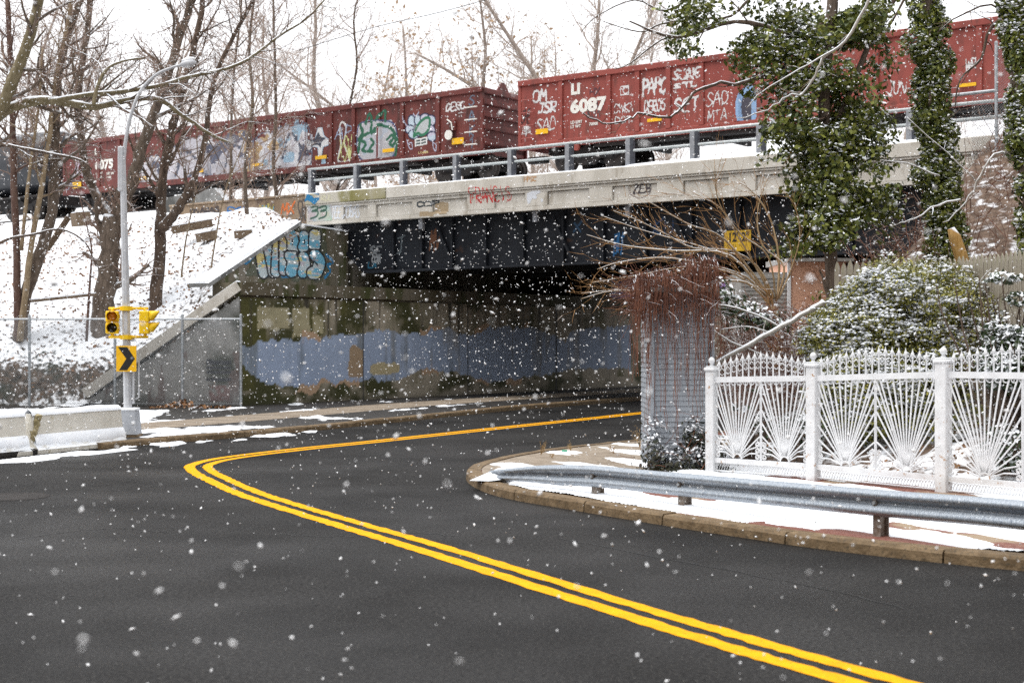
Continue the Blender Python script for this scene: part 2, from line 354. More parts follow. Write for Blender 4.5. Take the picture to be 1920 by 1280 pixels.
# ------------------------------------------------------------------ paint layers: pigment on a fine sheet that follows the surface
class Canvas:
    def __init__(s, a0, a1, b0, b1, res=.03):
        s.a = np.arange(a0, a1 + res * .5, res); s.b = np.arange(b0, b1 + res * .5, res); s.res = res
        s.A, s.B = np.meshgrid(s.a, s.b); s.c = np.zeros(s.A.shape + (3,)); s.al = np.zeros(s.A.shape, bool)
    def put(s, mk, col):
        if callable(col): cc = col(s.A, s.B); s.c[mk] = cc[mk]
        else: s.c[mk] = col
        s.al |= mk
    def dist(s, pts): return polydist(s.A, s.B, [p[:2] for p in pts])
    def stroke(s, pts, w, col, rag=.0):
        pts = [tuple(p[:2]) for p in pts]
        xs = [p[0] for p in pts]; ys = [p[1] for p in pts]; m = w + .1
        i0, i1 = np.searchsorted(s.a, (min(xs) - m, max(xs) + m)); j0, j1 = np.searchsorted(s.b, (min(ys) - m, max(ys) + m))
        if i1 <= i0 or j1 <= j0: return
        A = s.A[j0:j1, i0:i1]; B = s.B[j0:j1, i0:i1]; d = polydist(A, B, pts)
        if rag: d = d + rag * (vn(A * 9, B * 9, 5) - .5)
        mk = np.zeros(s.A.shape, bool); mk[j0:j1, i0:i1] = d < w / 2; s.put(mk, col)
    def blob(s, pts, col, edge=None, ew=.06, rag=.0, k=6):
        pl = spline(pts, k, True); A = s.A + rag * (vn(s.A * 5, s.B * 5, 3) - .5); B = s.B + rag * (vn(s.A * 5, s.B * 5, 8) - .5)
        s.put(inpoly(A, B, pl), col)
        if edge is not None: s.stroke(pl + [pl[0]], ew, edge)
    def poly(s, pts, col, edge=None, ew=.06):
        s.put(inpoly(s.A, s.B, pts), col)
        if edge is not None: s.stroke(list(pts) + [pts[0]], ew, edge)
    def text(s, txt, a0, b0, w, h, col, sw=.07, jit=.06, slant=.12, seed=0):
        r = random.Random(seed + len(txt) * 7); n = len(txt); cw = w / n
        for i, ch in enumerate(txt):
            for st in GLYPH.get(ch, []):
                pts = []
                for (x, y) in st:
                    x += r.uniform(-jit, jit); y += r.uniform(-jit, jit)
                    pts.append((a0 + i * cw + cw * (x * .92) + slant * h * y, b0 + h * y))
                s.stroke(spline(pts, 4) if len(pts) > 2 else pts, sw * r.uniform(.8, 1.15), col)
    def build(s, name, parent, mapf, mat=None, label=None, fade=0):
        if fade: s.al &= (vn(s.A * 16, s.B * 16, 77) * .6 + vn(s.A * 3, s.B * 3, 78) * .4) > fade
        al = s.al; k = (al[:-1, :-1].astype(int) + al[1:, :-1] + al[:-1, 1:] + al[1:, 1:]) >= 3
        nb, na = al.shape; i = np.arange(nb - 1)[:, None] * na + np.arange(na - 1)[None, :]
        f = np.stack([i, i + 1, i + na + 1, i + na], -1)[k]
        if len(f) == 0: return None
        c = s.c.copy()                                   # spread colour one cell outwards
        for dy, dx in ((0, 1), (0, -1), (1, 0), (-1, 0)):
            r = np.roll(c, (dy, dx), (0, 1)); ra = np.roll(al, (dy, dx), (0, 1)); q = (~al) & ra; c[q] = r[q]
        x, y, z = mapf(s.A, s.B); v = np.stack([x + 0 * s.A, y + 0 * s.A, z + 0 * s.A], -1).reshape(-1, 3)
        used = np.zeros(len(v), bool); used[f.ravel()] = True; idx = np.cumsum(used) - 1
        g = np.array(ORG.get(parent.name, (0, 0, 0))); v = v[used] - g; f = idx[f]; cc = c.reshape(-1, 3)[used]
        me = np_mesh(name, v, f); at = me.color_attributes.new('Col', 'FLOAT_COLOR', 'POINT')
        at.data.foreach_set('color', np.concatenate([cc, np.ones((len(cc), 1))], 1).astype(np.float32).ravel())
        o = link(name, me, mat or M['paint'], parent)
        if label: o['label'] = label
        return o
o_ = [(.5, 1), (.15, .85), (.05, .5), (.15, .12), (.5, 0), (.85, .12), (.95, .5), (.85, .85), (.5, 1)]
GLYPH = {
 'A': [[(0, 0), (.45, 1), (.95, 0)], [(.15, .38), (.85, .4)]], 'B': [[(.1, 0), (.1, 1)], [(.1, 1), (.75, .95), (.7, .55), (.15, .5), (.85, .4), (.8, .05), (.1, 0)]],
 'C': [[(.9, .85), (.5, 1), (.1, .7), (.08, .3), (.45, 0), (.95, .15)]], 'D': [[(.1, 0), (.12, 1), (.7, .9), (.95, .5), (.7, .1), (.1, 0)]],
 'E': [[(.95, 1), (.12, .95), (.1, .05), (.95, 0)], [(.1, .5), (.7, .52)]], 'F': [[(.95, 1), (.12, .95), (.1, 0)], [(.1, .5), (.7, .52)]],
 'G': [[(.9, .85), (.5, 1), (.1, .7), (.1, .25), (.5, 0), (.9, .2), (.9, .48), (.55, .45)]], 'H': [[(.1, 0), (.1, 1)], [(.9, 0), (.9, 1)], [(.1, .5), (.9, .52)]],
 'I': [[(.5, 0), (.5, 1)]], 'J': [[(.8, 1), (.78, .25), (.45, 0), (.1, .2)], [(.45, 1), (1, 1)]], 'K': [[(.1, 0), (.1, 1)], [(.9, 1), (.12, .5), (.95, 0)]],
 'L': [[(.15, 1), (.1, .03), (.9, 0)]], 'M': [[(.02, 0), (.15, 1), (.5, .35), (.85, 1), (1, 0)]], 'N': [[(.1, 0), (.12, 1), (.85, .02), (.9, 1)]], 'O': [o_],
 'P': [[(.1, 0), (.1, 1)], [(.1, 1), (.85, .92), (.85, .55), (.12, .48)]], 'R': [[(.1, 0), (.1, 1)], [(.1, 1), (.85, .92), (.8, .55), (.12, .48), (.95, 0)]],
 'S': [[(.9, .88), (.5, 1), (.12, .75), (.5, .52), (.88, .28), (.5, 0), (.05, .12)]], 'T': [[(.5, 0), (.5, 1)], [(0, .95), (1, 1)]],
 'U': [[(.1, 1), (.1, .2), (.5, 0), (.88, .2), (.9, 1)]], 'V': [[(.05, 1), (.45, 0), (.95, 1)]], 'W': [[(0, 1), (.22, 0), (.5, .7), (.75, 0), (1, 1)]],
 'X': [[(.05, 0), (.95, 1)], [(.05, 1), (.95, 0)]], 'Y': [[(.05, 1), (.5, .5), (.95, 1)], [(.5, .5), (.45, 0)]], 'Z': [[(.1, 1), (.9, .97), (.08, .02), (.95, 0)]],
 '1': [[(.2, .8), (.55, 1), (.5, 0)]], '$': [[(.9, .8), (.5, .9), (.12, .7), (.5, .5), (.88, .3), (.5, .1), (.05, .2)], [(.5, -.1), (.5, 1.1)]],
 'Q': [o_, [(.5, .3), (1, -.1)]], '-': [[(.1, .5), (.9, .5)]], '!': [[(.5, 1), (.5, .35)], [(.5, .1), (.5, 0)]],
}
WHT = (.60, .58, .57); BLK = (.012, .012, .014)
def font_mesh(txt, size, bold=.0, ext=.004):
    cu = bpy.data.curves.new('lettering', 'FONT'); cu.body = txt; cu.size = size; cu.offset = bold; cu.extrude = ext; cu.resolution_u = 3
    ob = bpy.data.objects.new('lettering', cu); COL.objects.link(ob); bpy.context.view_layer.update()
    me = bpy.data.meshes.new_from_object(ob.evaluated_get(bpy.context.evaluated_depsgraph_get()))
    bpy.data.objects.remove(ob); bpy.data.curves.remove(cu); return me

# =================================================================== THE SETTING
gnd = grid('ground', np.linspace(-500, 500, 41), np.linspace(-60, 900, 41), lambda X, Y: X * 0 - .08, M['snow_litter']); tag(gnd, kind='structure')
mb = MB(); mb.v = [(-45, -12, 0), (40, -12, 0), (40, 95, 0), (-45, 95, 0)]; mb.f = [(0, 1, 2, 3)]
road = mb.build('road', M['asphalt']); tag(road, kind='structure')
# double yellow line
yl = [(4.25, 6.9), (2.36, 9.95), (1.05, 12.25), (-.96, 16.04), (-2.55, 18.9), (-4.1, 21.8), (-5.15, 24.2), (-5.85, 26.0), (-6.12, 27.3), (-5.85, 28.9), (-4.75, 31.2), (-3.3, 33.6), (-.85, 37.9), (2.3, 43.3), (5.2, 48.2), (12.0, 58.0), (20, 69)]
ylp = spline(yl, 10)
def strip(name, pts, w0, w1, z, mat, wob=0, parent=None, seed=3):
    a = offset(pts, w0); b = offset(pts, w1); m_ = MB(); n = len(pts); r = random.Random(seed)
    for i in range(n):
        j1 = r.uniform(-wob, wob); j2 = r.uniform(-wob, wob)
        m_.v += [(a[i][0] + j1, a[i][1] + j1, z), (b[i][0] + j2, b[i][1] + j2, z)]
    m_.f = [(2 * i, 2 * i + 1, 2 * i + 3, 2 * i + 2) for i in range(n - 1)]
    return m_.build(name, mat, parent)
for k, (w0, w1) in enumerate(((.1, -.1), (-.24, -.42))):
    strip('lane_line', spline(yl, 24), w0, w1, .005, M['yellow_line'], .012, road, 3 + k)

# right-hand pavement with its kerb
RC = [(16, 7.8), (10, 11.9), (7.2, 13.6), (5.28, 14.75), (3.76, 16.05), (2.89, 17.1), (1.93, 18.4), (.76, 20.15), (-.05, 21.4), (-.5, 22.6), (-.78, 24.2), (-.74, 25.7), (-.38, 27.0), (.15, 28.3), (1.38, 30.4), (3.2, 32.7), (6.4, 36.9), (10.4, 42.2), (22.4, 58.2)]
RCs = spline(RC, 5)
KH = .14
poly = [(p[0], p[1]) for p in offset(RCs, -.27)] + [(40, 60), (40, 3), (18, 5)]
mb = MB().prism(poly[::-1], -.05, KH - .012)
pav = mb.build('pavement', M['brick_pave']); tag(pav, kind='structure')
def kerb(line, side, parent, step, gap=.012, wob=.01, seed=1):
    r = random.Random(seed); L = [0]
    for a, b in zip(line[:-1], line[1:]): L.append(L[-1] + math.dist(a, b))
    def at(s):
        s = min(max(s, 0), L[-1] - 1e-6); i = max(k for k in range(len(L) - 1) if L[k] <= s); u = (s - L[i]) / (L[i + 1] - L[i])
        return (line[i][0] + (line[i + 1][0] - line[i][0]) * u, line[i][1] + (line[i + 1][1] - line[i][1]) * u)
    s = 0
    while s < L[-1] - .3:
        e = min(s + step * r.uniform(.85, 1.2), L[-1]); n = max(2, int((e - s) / .3))
        pts = [at(s + gap + (e - s - 2 * gap) * k / n) for k in range(n + 1)]; dz = r.uniform(-wob, wob)
        prof = [(0, -.03), (side * .012, KH - .035 + dz), (side * .04, KH + dz), (side * .26, KH + dz + .003), (side * .262, -.03)]
        m_ = MB(); q = len(prof)
        offs = [offset(pts, w) for w, z in prof]
        for i in range(len(pts)):
            for j in range(q): m_.v.append((offs[j][i][0], offs[j][i][1], prof[j][1] + (r.uniform(-.006, .006) if 0 < j < 3 else 0)))
        for i in range(len(pts) - 1):
            for j in range(q - 1):
                a = i * q + j; m_.f.append((a, a + 1, a + q + 1, a + q) if side > 0 else (a, a + q, a + q + 1, a + 1))
        m_.f.append(tuple(range(q))); m_.f.append(tuple(range((len(pts) - 1) * q, len(pts) * q)))
        m_.build('kerb_stone', M['curb'], parent); s = e
tipp = [p for p in offset(RCs, -.28) if p[1] > 20.9 and p[1] < 34]
MB().prism((tipp + [(5.2, 34), (4.2, 27.5), (1.6, 21.6)])[::-1], .06, KH - .008).build('tan_paving', M['walk_tan'], pav)
kerb(RCs, -1, pav, 1.9)
RCin = offset(RCs, -.30)
# snow lying on the pavement: a thin uneven sheet that dips under the paving where it is bare
polyin = [(p[0], p[1]) for p in RCin] + [(40, 60), (40, 3), (18, 5)]
def psnow(X, Y):
    e = polydist(X, Y, RCin); n = fbm(X * 1.6 + Y * .7, Y * .55 - X * .2, 11, 5)
    bare = .10 * np.exp(-((X - 2.6) ** 2 + (Y - 21.0) ** 2 * .4) / 1.2) + .13 * np.exp(-((X + .35) ** 2 * 3 + (Y - 24.4) ** 2 * .9)) + .17 * np.exp(-((X - 1.2) ** 2 * .8 + (Y - 27.2) ** 2 * .9)) \
        + .09 * np.exp(-((X - 3.6) ** 2 + (Y - 19.3) ** 2) / .7)
    bare = bare + .16 * np.exp(-((X * .72 + Y * .69 - 19.35) / .28) ** 2) * (X > 3.3)
    return KH - .012 + np.clip((n - .50 - bare) * .16 + np.clip(e - .05, 0, .5) * .026, -.03, .045)
sn = grid('snow_cover', np.arange(-1, 12, .05), np.arange(9.5, 34, .06), psnow, M['snow'], lambda X, Y: inpoly(X, Y, polyin)); tag(sn, kind='stuff', label='thin melting snow sheet on the brick pavement behind the guardrail')

# left-hand pavement: kerb, verge, tan walk, dark strip
LC = [(-34, 4), (-20, 13), (-13.5, 19.5), (-11.2, 25.0), (-9.75, 28.9), (-8.5, 32.0), (-7.1, 34.1), (-5.6, 36.6), (-3.9, 40.0), (-1.5, 45.0), (.9, 49.5), (8, 60), (20, 77)]
LCs = spline(LC, 6)
poly = offset(LCs, .27)
mb = MB().prism(poly + [(2, 90), (-12, 62), (-9.4, 49.5), (-60, 52), (-60, 4)], -.05, KH - .012)
pal = mb.build('left_pavement', M['verge']); tag(pal, kind='structure')
kerb(LCs[28:], 1, pal, 2.2, seed=4)
LCr = LCs[30:]
strip('paving_strip', LCr, 2.75, 4.9, KH - .006, M['walk_tan'], .01, pal)
for k, i in enumerate(range(3, len(LCr) - 1, 2)):      # joints between the slabs, cut as low dark gaps
    a = offset(LCr, 2.75)[i]; b = offset(LCr, 4.9)[i]
    MB().bar((a[0], a[1], KH - .006), (b[0], b[1], KH - .006), .03, .006).build('paving_joint', M['verge'], pal)
def lsnow(X, Y):
    e = polydist(X, Y, LC); n = fbm(X * 1.7, Y * .8, 21, 6) * .75 + fbm(X * 6, Y * 3, 22, 3) * .25
    q = np.exp(-((e - 1.5) / 1.0) ** 4) * (Y < 37.0) * .26 + np.exp(-((e - 5.05) / .22) ** 2) * .12 * (Y < 46) + np.exp(-((e - 7.3) / .6) ** 2) * .11 * (Y < 50) + np.exp(-((e - 2.2) / .45) ** 2) * .06 - np.exp(-((e - 3.8) / .8) ** 4) * .10
    q = q + .3 * (X < -9.35 - (Y - 33) * .13) * (Y < 45.5) + np.exp(-((e - 4.2) / .8) ** 2) * .03 * np.sin(Y * 2.2)
    deep = ((Y - (-1.333 * X + 52.5)) > 0) * .25                    # little snow blows under the bridge
    return KH - .012 + np.clip((n - .67 + q - deep) * .2, -.03, .05)
sn = grid('snow_cover', np.arange(-24, 3, .1), np.arange(25, 58, .13), lsnow, M['snow'], lambda X, Y: inpoly(X, Y, offset(LCs, .3) + [(2, 90), (-9.3, 48.4), (-60, 48), (-60, 4)])); tag(sn, kind='stuff', label='patchy snow on the verge along the left kerb and below the chain link fence')
# slush by the kerb
def slush(X, Y):
    e = polydist(X, Y, LC); n = fbm(X * 2.2, Y * 1.1, 31, 4)
    return np.clip((n - .52 + .25 * np.exp(-((e - .15) / .22) ** 2) * (vn(X * .5, Y * .5, 3) - .35)) * .3, -.03, .035)
sn = grid('snow_cover', np.arange(-13, -5, .05), np.arange(25, 37, .06), lambda X, Y: np.where(polydist(X, Y, LC) < .7, slush(X, Y), -.03), M['snow'], lambda X, Y: (polydist(X, Y, LC) < .8) & ~inpoly(X, Y, offset(LCs, .0) + [(2, 90), (-60, 90), (-60, 4)])); tag(sn, kind='stuff', label='crumbs of slush in the gutter below the barriers')

# left railway bank
def toe(X): return np.interp(X, [-60, -14.2, -11.8, -9.2, -6], [1.5, 1.45, 2.35, 4.2, 4.9])
def tline(d): return np.interp(d, [33.0, 42.6], [-37.6, -40.3])      # foot of the splayed upper wall
def bankz(X, Y):
    yt = (42.6 - .6 * X) / .8; w = np.clip((Y - 49.3) / np.maximum(yt - 49.3, 2), 0, 1)
    z = toe(X) + (8.25 - toe(X)) * w ** .8 - .25 * np.clip((Y - yt) / 4, 0, 1)
    z = z - np.clip((49.2 - Y) / .45, 0, 1) * (toe(X) - .1)
    t = .8 * X - .6 * Y; z = np.minimum(z, 6.45 + np.clip(tline(.6 * X + .8 * Y) - .6 - t, 0, 99) * .42)
    k = np.clip((yt - Y) / 2, 0, 1)
    return z + k * ((fbm(X * .35, Y * .35, 41, 4) - .5) * .9 + (fbm(X * 1.6, Y * 1.6, 43, 3) - .5) * .28)
def bankmask(X, Y): return (.8 * X - .6 * Y < tline(.6 * X + .8 * Y) - .25) & (.6 * X + .8 * Y < 62) & ((Y > 48.95) | (X < -14.0))
bk = grid('railway_bank', np.arange(-62, -4, .3), np.arange(48.2, 92, .3), bankz, M['bank'], bankmask); tag(bk, kind='structure')
# track bed and rails
mb = MB(); mb.prism([(43.2, 8.1), (44.6, 8.62), (50.5, 8.62), (55.4, 8.3), (55.4, 7.4), (43.2, 7.4)], -140, 40, 0)
tb = thing('track', None, None, (-60, 46.5, 8.6), 'B'); del_ = None
mb.build('ballast', M['ballast'], tb)
for dd in (45.75, 47.25): MB().bbox((-140, dd - .04, 8.68), (40, dd + .04, 8.86), .01).build('rail', M['wheel'], tb)
tieM = MB().bbox((-.12, -1.35, -.1), (.12, 1.35, .07), .015).mesh('tie')
for k in range(60): piece('tie', tieM, M['timber'], tb, (-72 + k * .75, 46.5, 8.62))
tag(tb, kind='structure')
# beige bank beyond the tracks and the ground behind it
def fbz(X, Y): return np.clip(10.2 - np.abs(Y - 84 - X * -.35) * .5, 0, 20) + (fbm(X * .2, Y * .2, 71, 3) - .5) * 2.2 - np.clip((X - 2) * .22, 0, 9)
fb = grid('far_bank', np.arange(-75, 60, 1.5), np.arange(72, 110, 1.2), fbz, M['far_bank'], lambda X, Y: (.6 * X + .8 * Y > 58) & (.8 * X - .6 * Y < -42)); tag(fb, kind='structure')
# right-hand yard and bank
def yardz(X, Y):
    t = .8 * X - .6 * Y; d = .6 * X + .8 * Y
    fx = X * .70 + Y * .71                                        # distance behind the white fence line
    z = .13 + np.clip((fx - 21.3) * .33, 0, 1.9)
    z = z + np.clip((d - 29) / 11.5, 0, 1) ** 1.15 * 6.1 * np.clip((t + 16.4) / 3.0, 0, 1)
    return z + (fbm(X * .6, Y * .6, 51, 4) - .5) * .35 * np.clip(fx - 21.5, 0, 1)
yd = grid('yard', np.arange(3.4, 40, .22), np.arange(9, 45, .22), yardz, M['brush_bank'], lambda X, Y: (X * .70 + Y * .71 > 21.15) & (.6 * X + .8 * Y < 41.75) & (.8 * X - .6 * Y > -16.6) & (Y - 25.7 < (X - 3.75) * 3)); tag(yd, kind='structure')
def ysnow(X, Y): return yardz(X, Y) + np.clip((fbm(X * 3, Y * 3, 61, 4) - .60) * .35, -.05, .05)
ys = grid('yard_snow', np.arange(3.8, 12, .07), np.arange(15, 28, .07), ysnow, M['snow_litter'], lambda X, Y: (X * .70 + Y * .71 > 21.3) & (.8 * X - .6 * Y > -13) & (X * .70 + Y * .71 < 25)); tag(ys, kind='stuff', label='snow mixed with dead leaves in the yard behind the white fence')

# far side of the right-hand bank, and an unseen rise added to block low sky
fr = grid('railway_bank', np.arange(10, 70, .8), np.arange(20, 90, .8), lambda X, Y: np.clip((.8 * X - .6 * Y + 16.6) * .9, -.1, 8.2) * np.clip((78 - (.6 * X + .8 * Y)) / 12, 0, 1), M['brush_bank'], lambda X, Y: (.6 * X + .8 * Y > 59) & (.8 * X - .6 * Y > -16.7)); tag(fr, kind='structure')
def blockerz(X, Y):
    r_ = np.hypot(X + 5, Y - 18); z = 20 * np.clip((r_ - 33) / 18, 0, 1) + (fbm(X * .12, Y * .12, 5, 4) - .5) * 4 * np.clip((r_ - 36) / 10, 0, 1)
    side = np.maximum(np.clip((-.37 * np.maximum(Y, 0) - 7 - X) / 8, 0, 1), np.clip((X - .37 * np.maximum(Y, 0) - 9) / 8, 0, 1)); side = np.maximum(side, np.clip((-8 - Y) / 8, 0, 1))
    return z * side * np.clip((46 - Y) / 6, 0, 1) - .06
hl = grid('sky_blocker', np.arange(-130, 130, 2.5), np.arange(-110, 47, 2.5), blockerz, M['brush_bank'], lambda X, Y: blockerz(X, Y) > -.2); tag(hl, kind='structure')

# =================================================================== BRIDGE
TW, TU = -36.6, -37.5         # faces of the lower and upper abutment walls
ZP0, ZP1 = 7.10, 8.37
br = thing('railway_bridge', 'concrete and dark steel railway bridge crossing the road', 'bridge', (-25, 42, 0), 'B')
T0, T1 = tx(574, 41.8), -6.0
MB().box((T0, 41.93, ZP0), (T1, 42.25, ZP1 - .45)).build('parapet_wall', M['concrete'], br)
# top and bottom bands, pilasters and recessed panels
tcut = tx(725, 41.8)
MB().bbox((T0, 41.72, 7.93), (tcut, 42.3, ZP1), .02).build('coping', M['concrete_moss'], br)
MB().bbox((tcut + .02, 41.72, 7.93), (T1, 42.3, ZP1), .02).build('coping', M['concrete'], br)
MB().bbox((T0, 41.76, 7.86), (T1, 42.0, 7.925), .01).build('coping_lip', M['concrete'], br)
MB().bbox((T0, 41.82, ZP0 - .02), (T1, 41.96, 7.23), .01).build('bottom_band', M['concrete'], br)
MB().bbox((T0, 41.82, 7.735), (T1, 41.96, 7.855), .01).build('top_band', M['concrete'], br)
pan = [(643, 688), (704, 772), (810, 875), (926, 984), (1025, 1104), (1147, 1231), (1280, 1365), (1416, 1506), (1560, 1660)]
edges = [T0] + [tx(v, 41.8) for a in pan for v in a] + [T1]
for k in range(0, len(edges), 2):
    MB().bbox((edges[k], 41.818, 7.232), (edges[k + 1], 41.96, 7.733), .012).build('pilaster', M['concrete'], br)
panM = {}
for a, b in pan:
    MB().bbox((tx(a, 41.8) + .03, 41.90, 7.25), (tx(b, 41.8) - .03, 41.94, 7.715), .01).build('recessed_panel', M['concrete'], br)
# snow lip on the coping
mb = MB(); r = random.Random(5); n = 160
for i in range(n + 1):
    t = T0 + (T1 - T0) * i / n; h = .025 + .03 * float(fbm(np.array([t * 1.3]), np.array([.5]), 81)[0]) + (.05 if t > tx(1180, 41.8) else 0)
    mb.v += [(t, 41.74, ZP1 - .004), (t, 41.76, ZP1 + h * .7), (t, 41.95, ZP1 + h * 1.3), (t, 42.28, ZP1 + h)]
for i in range(n):
    for j in range(3): a = i * 4 + j; mb.f.append((a, a + 4, a + 5, a + 1))
mb.build('snow_ridge', M['snow'], br, True)['kind'] = 'stuff'
# steel girder with stiffeners
gl0, gl1 = tx(609, 42.6), tx(690, 42.6)
MB().prism([(gl0, 7.09), (gl1, 5.16), (T1, 5.16), (T1, 7.09)], 42.6, 42.64, 1).build('girder_web', M['steel_dark'], br)
MB().bbox((gl1 - .05, 42.38, 5.08), (T1, 42.86, 5.155), .01).build('bottom_flange', M['steel_dark'], br)
MB().bar((gl0 - .03, 42.6, 7.08), (gl1 - .03, 42.6, 5.12), .44, .07).build('end_flange', M['steel_dark'], br)
stM = MB().bbox((-.035, 42.42 - 42.6, 5.165 - 6), (.035, -.003, 7.085 - 6), .006).mesh('stiffener')
tsl = [tx(v, 42.6) for v in (742, 795, 852, 915, 985, 1060, 1135, 1215, 1300, 1390, 1490, 1600)]
for k, t in enumerate(tsl): piece('stiffener', stM, M['steel_dark'], br, (t, 42.6, 6))
for x0, x1 in ((818, 850), (1035, 1075), (1255, 1300)):          # slanted braces on the web
    a = TD(x0, 440, 42.5); b = TD(x1, 495, 42.5); MB().bar((a[0], 42.5, 6.9), (b[0], 42.5, 5.25), .12, .1).build('knee_brace', M['steel_dark'], br)
for x in (793, 1007, 1180): MB().bbox((tx(x, 42.2) - .1, 42.05, ZP0 - .42), (tx(x, 42.2) + .1, 42.2, ZP0 - .001), .01).build('drain_spout', M['rail_grey'], br)
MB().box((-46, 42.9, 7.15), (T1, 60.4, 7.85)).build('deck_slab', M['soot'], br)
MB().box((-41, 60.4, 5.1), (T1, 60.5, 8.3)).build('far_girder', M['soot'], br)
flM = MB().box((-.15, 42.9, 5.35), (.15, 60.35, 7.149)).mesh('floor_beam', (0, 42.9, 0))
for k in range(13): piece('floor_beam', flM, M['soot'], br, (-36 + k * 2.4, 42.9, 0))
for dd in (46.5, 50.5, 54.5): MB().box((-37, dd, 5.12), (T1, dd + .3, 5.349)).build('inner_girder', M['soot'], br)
# right abutment, mostly hidden by trees
ra = thing('bridge_abutment', 'grey far-right bridge abutment behind the ivy trees', 'abutment', (-16.8, 42, 0), 'B')
MB().box((-16.8, 41.9, 0), (-15.4, 59, 5.07)).build('wall', M['concrete_wet'], ra)

# left abutment: lower wall with coping, upper wall, wing walls
ab = thing('bridge_abutment', 'mossy concrete abutment wall with pale blue paint patches beside the road', 'abutment', (TW, 34, 0), 'B')
DC = 33.35                                            # corner towards the viewer
MB().box((TW - 1.6, DC, 0), (TW - .021, 110, 3.86)).build('wall_core', M['concrete_wet'], ab)
MB().prism([(TW + .10, DC - .04), (TW + .10, 110), (-41.2, 110), (-41.2, 42.6), (-38.0, DC - .04)], 3.92, 4.36).build('ledge', M['concrete_wet'], ab)
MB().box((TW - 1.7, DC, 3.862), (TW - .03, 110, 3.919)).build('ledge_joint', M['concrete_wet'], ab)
cv = Canvas(DC, 84, .0, 3.86, .06)
A, B = cv.A, cv.B
n1 = fbm(A * .9, B * .35, 1, 5); n2 = fbm(A * 2.6, B * .30, 2, 4); n3 = fbm(A * .6, B * .6, 3, 4); nf = fbm(A * 6, B * 6, 4, 3)
base = np.stack([.29 + .09 * n3, .255 + .08 * n3, .20 + .06 * n3], -1) * (.72 + .5 * nf)[..., None]
def blend(base, col, k): k = np.clip(k, 0, 1)[..., None]; return base * (1 - k) + np.array(col) * k
lefty = np.clip((46 - A) / 11, 0, 1)
base = blend(base, (.075, .072, .018), (n1 * .7 + n2 * .5 + lefty * .22 - .64) * 4.5 * (.5 + nf) * (B > .6))                       # green streaks
base = blend(base, (.045, .046, .013), (fbm(A * 1.1, B * 1.3, 6, 6) + lefty * .2 - .56 + np.exp(-(B - .55) ** 2 / .18) * .16) * 4.5 * (.5 + nf))
base = blend(base, (.05, .044, .03), (fbm(A * 5, B * .25, 7, 3) - .60) * 6 * (B > 1.7))                               # drip marks
for (x0, y0, x1, y1) in ((484, 573, 542, 618), (549, 575, 580, 632), (586, 590, 607, 622)):                          # tan roller marks
    a0, b1 = TT(x0, y0, TW); a1, b0 = TT(x1, y1, TW); e = .22 * (fbm(A * 2, B * 4, 9, 3) - .5)
    k = ((A + e > a0) & (A + e < a1) & (B + e * 1.5 > b0) & (B + e * 1.5 < b1)); base = blend(base, (.37, .335, .21), k * (.55 + .6 * nf))
tp = [TT(*p, TW) for p in ((456, 650), (487, 640), (553, 637), (607, 637), (622, 628), (680, 622), (720, 617), (780, 628), (837, 613), (877, 632), (920, 613), (1020, 617), (1060, 640), (1075, 617), (1180, 612))]
bt = [TT(*p, TW) for p in ((456, 687), (490, 717), (530, 723), (580, 723), (600, 712), (627, 715), (680, 713), (753, 710), (797, 690), (877, 703), (927, 717), (1040, 700), (1070, 690), (1180, 692))]
zt = np.interp(A, [p[0] for p in tp], [p[1] for p in tp]) + (fbm(A * 3.5, B * .4, 12, 4) - .5) * .38
zb = np.interp(A, [p[0] for p in bt], [p[1] for p in bt]) + (fbm(A * 3.0, B * .4, 13, 4) - .5) * .42
hole = ((A - TT(668, 660, TW)[0]) / .42) ** 4 + ((B - 1.55) / .62) ** 4 + (fbm(A * 3, B * 3, 14, 3) - .5) * 1.6 < 1
h2 = ((A - TT(722, 683, TW)[0]) / .85) ** 4 + ((B - 1.28) / .22) ** 4 + (fbm(A * 3, B * 3, 15, 3) - .5) * 1.4 < 1
blue = (B < zt) & (B > zb) & ~hole & ~h2 & (A < TT(1182, 650, TW)[0])
base = blend(base, (.42, .29, .19), ((np.abs(B - zt) < .16 + .3 * (n1 - .5)) | (np.abs(B - zb) < .2 + .5 * (n1 - .5))) & (A < 50) & (vn(A * .9, B * .2, 23) > .66))
base = blend(base, (.33, .24, .155), hole); base = blend(base, (.42, .36, .22), h2)
bc = np.stack([.275 + .06 * n3, .345 + .06 * n3, .48 + .06 * n3], -1) * (.9 + .2 * nf)[..., None]
k = np.clip(blue * (1.0 - .5 * np.clip((n2 - .60) * 8, 0, 1)), 0, 1)[..., None]
base = base * (1 - k) + bc * k
base = blend(base, (.03, .028, .02), np.clip((.34 - B) * 2.2, 0, .8) * (nf + .3))                                   # road splash at the foot
for x in (681, 877, 1043):                                                                                            # pour joints
    base = blend(base, (.03, .03, .03), np.abs(A - TT(x, 600, TW)[0]) < .035)
cv.c = base; cv.al[:] = True
cv.build('wall_face', ab, lambda a, b: (TW + 0 * a, a, b), M['wallface'])
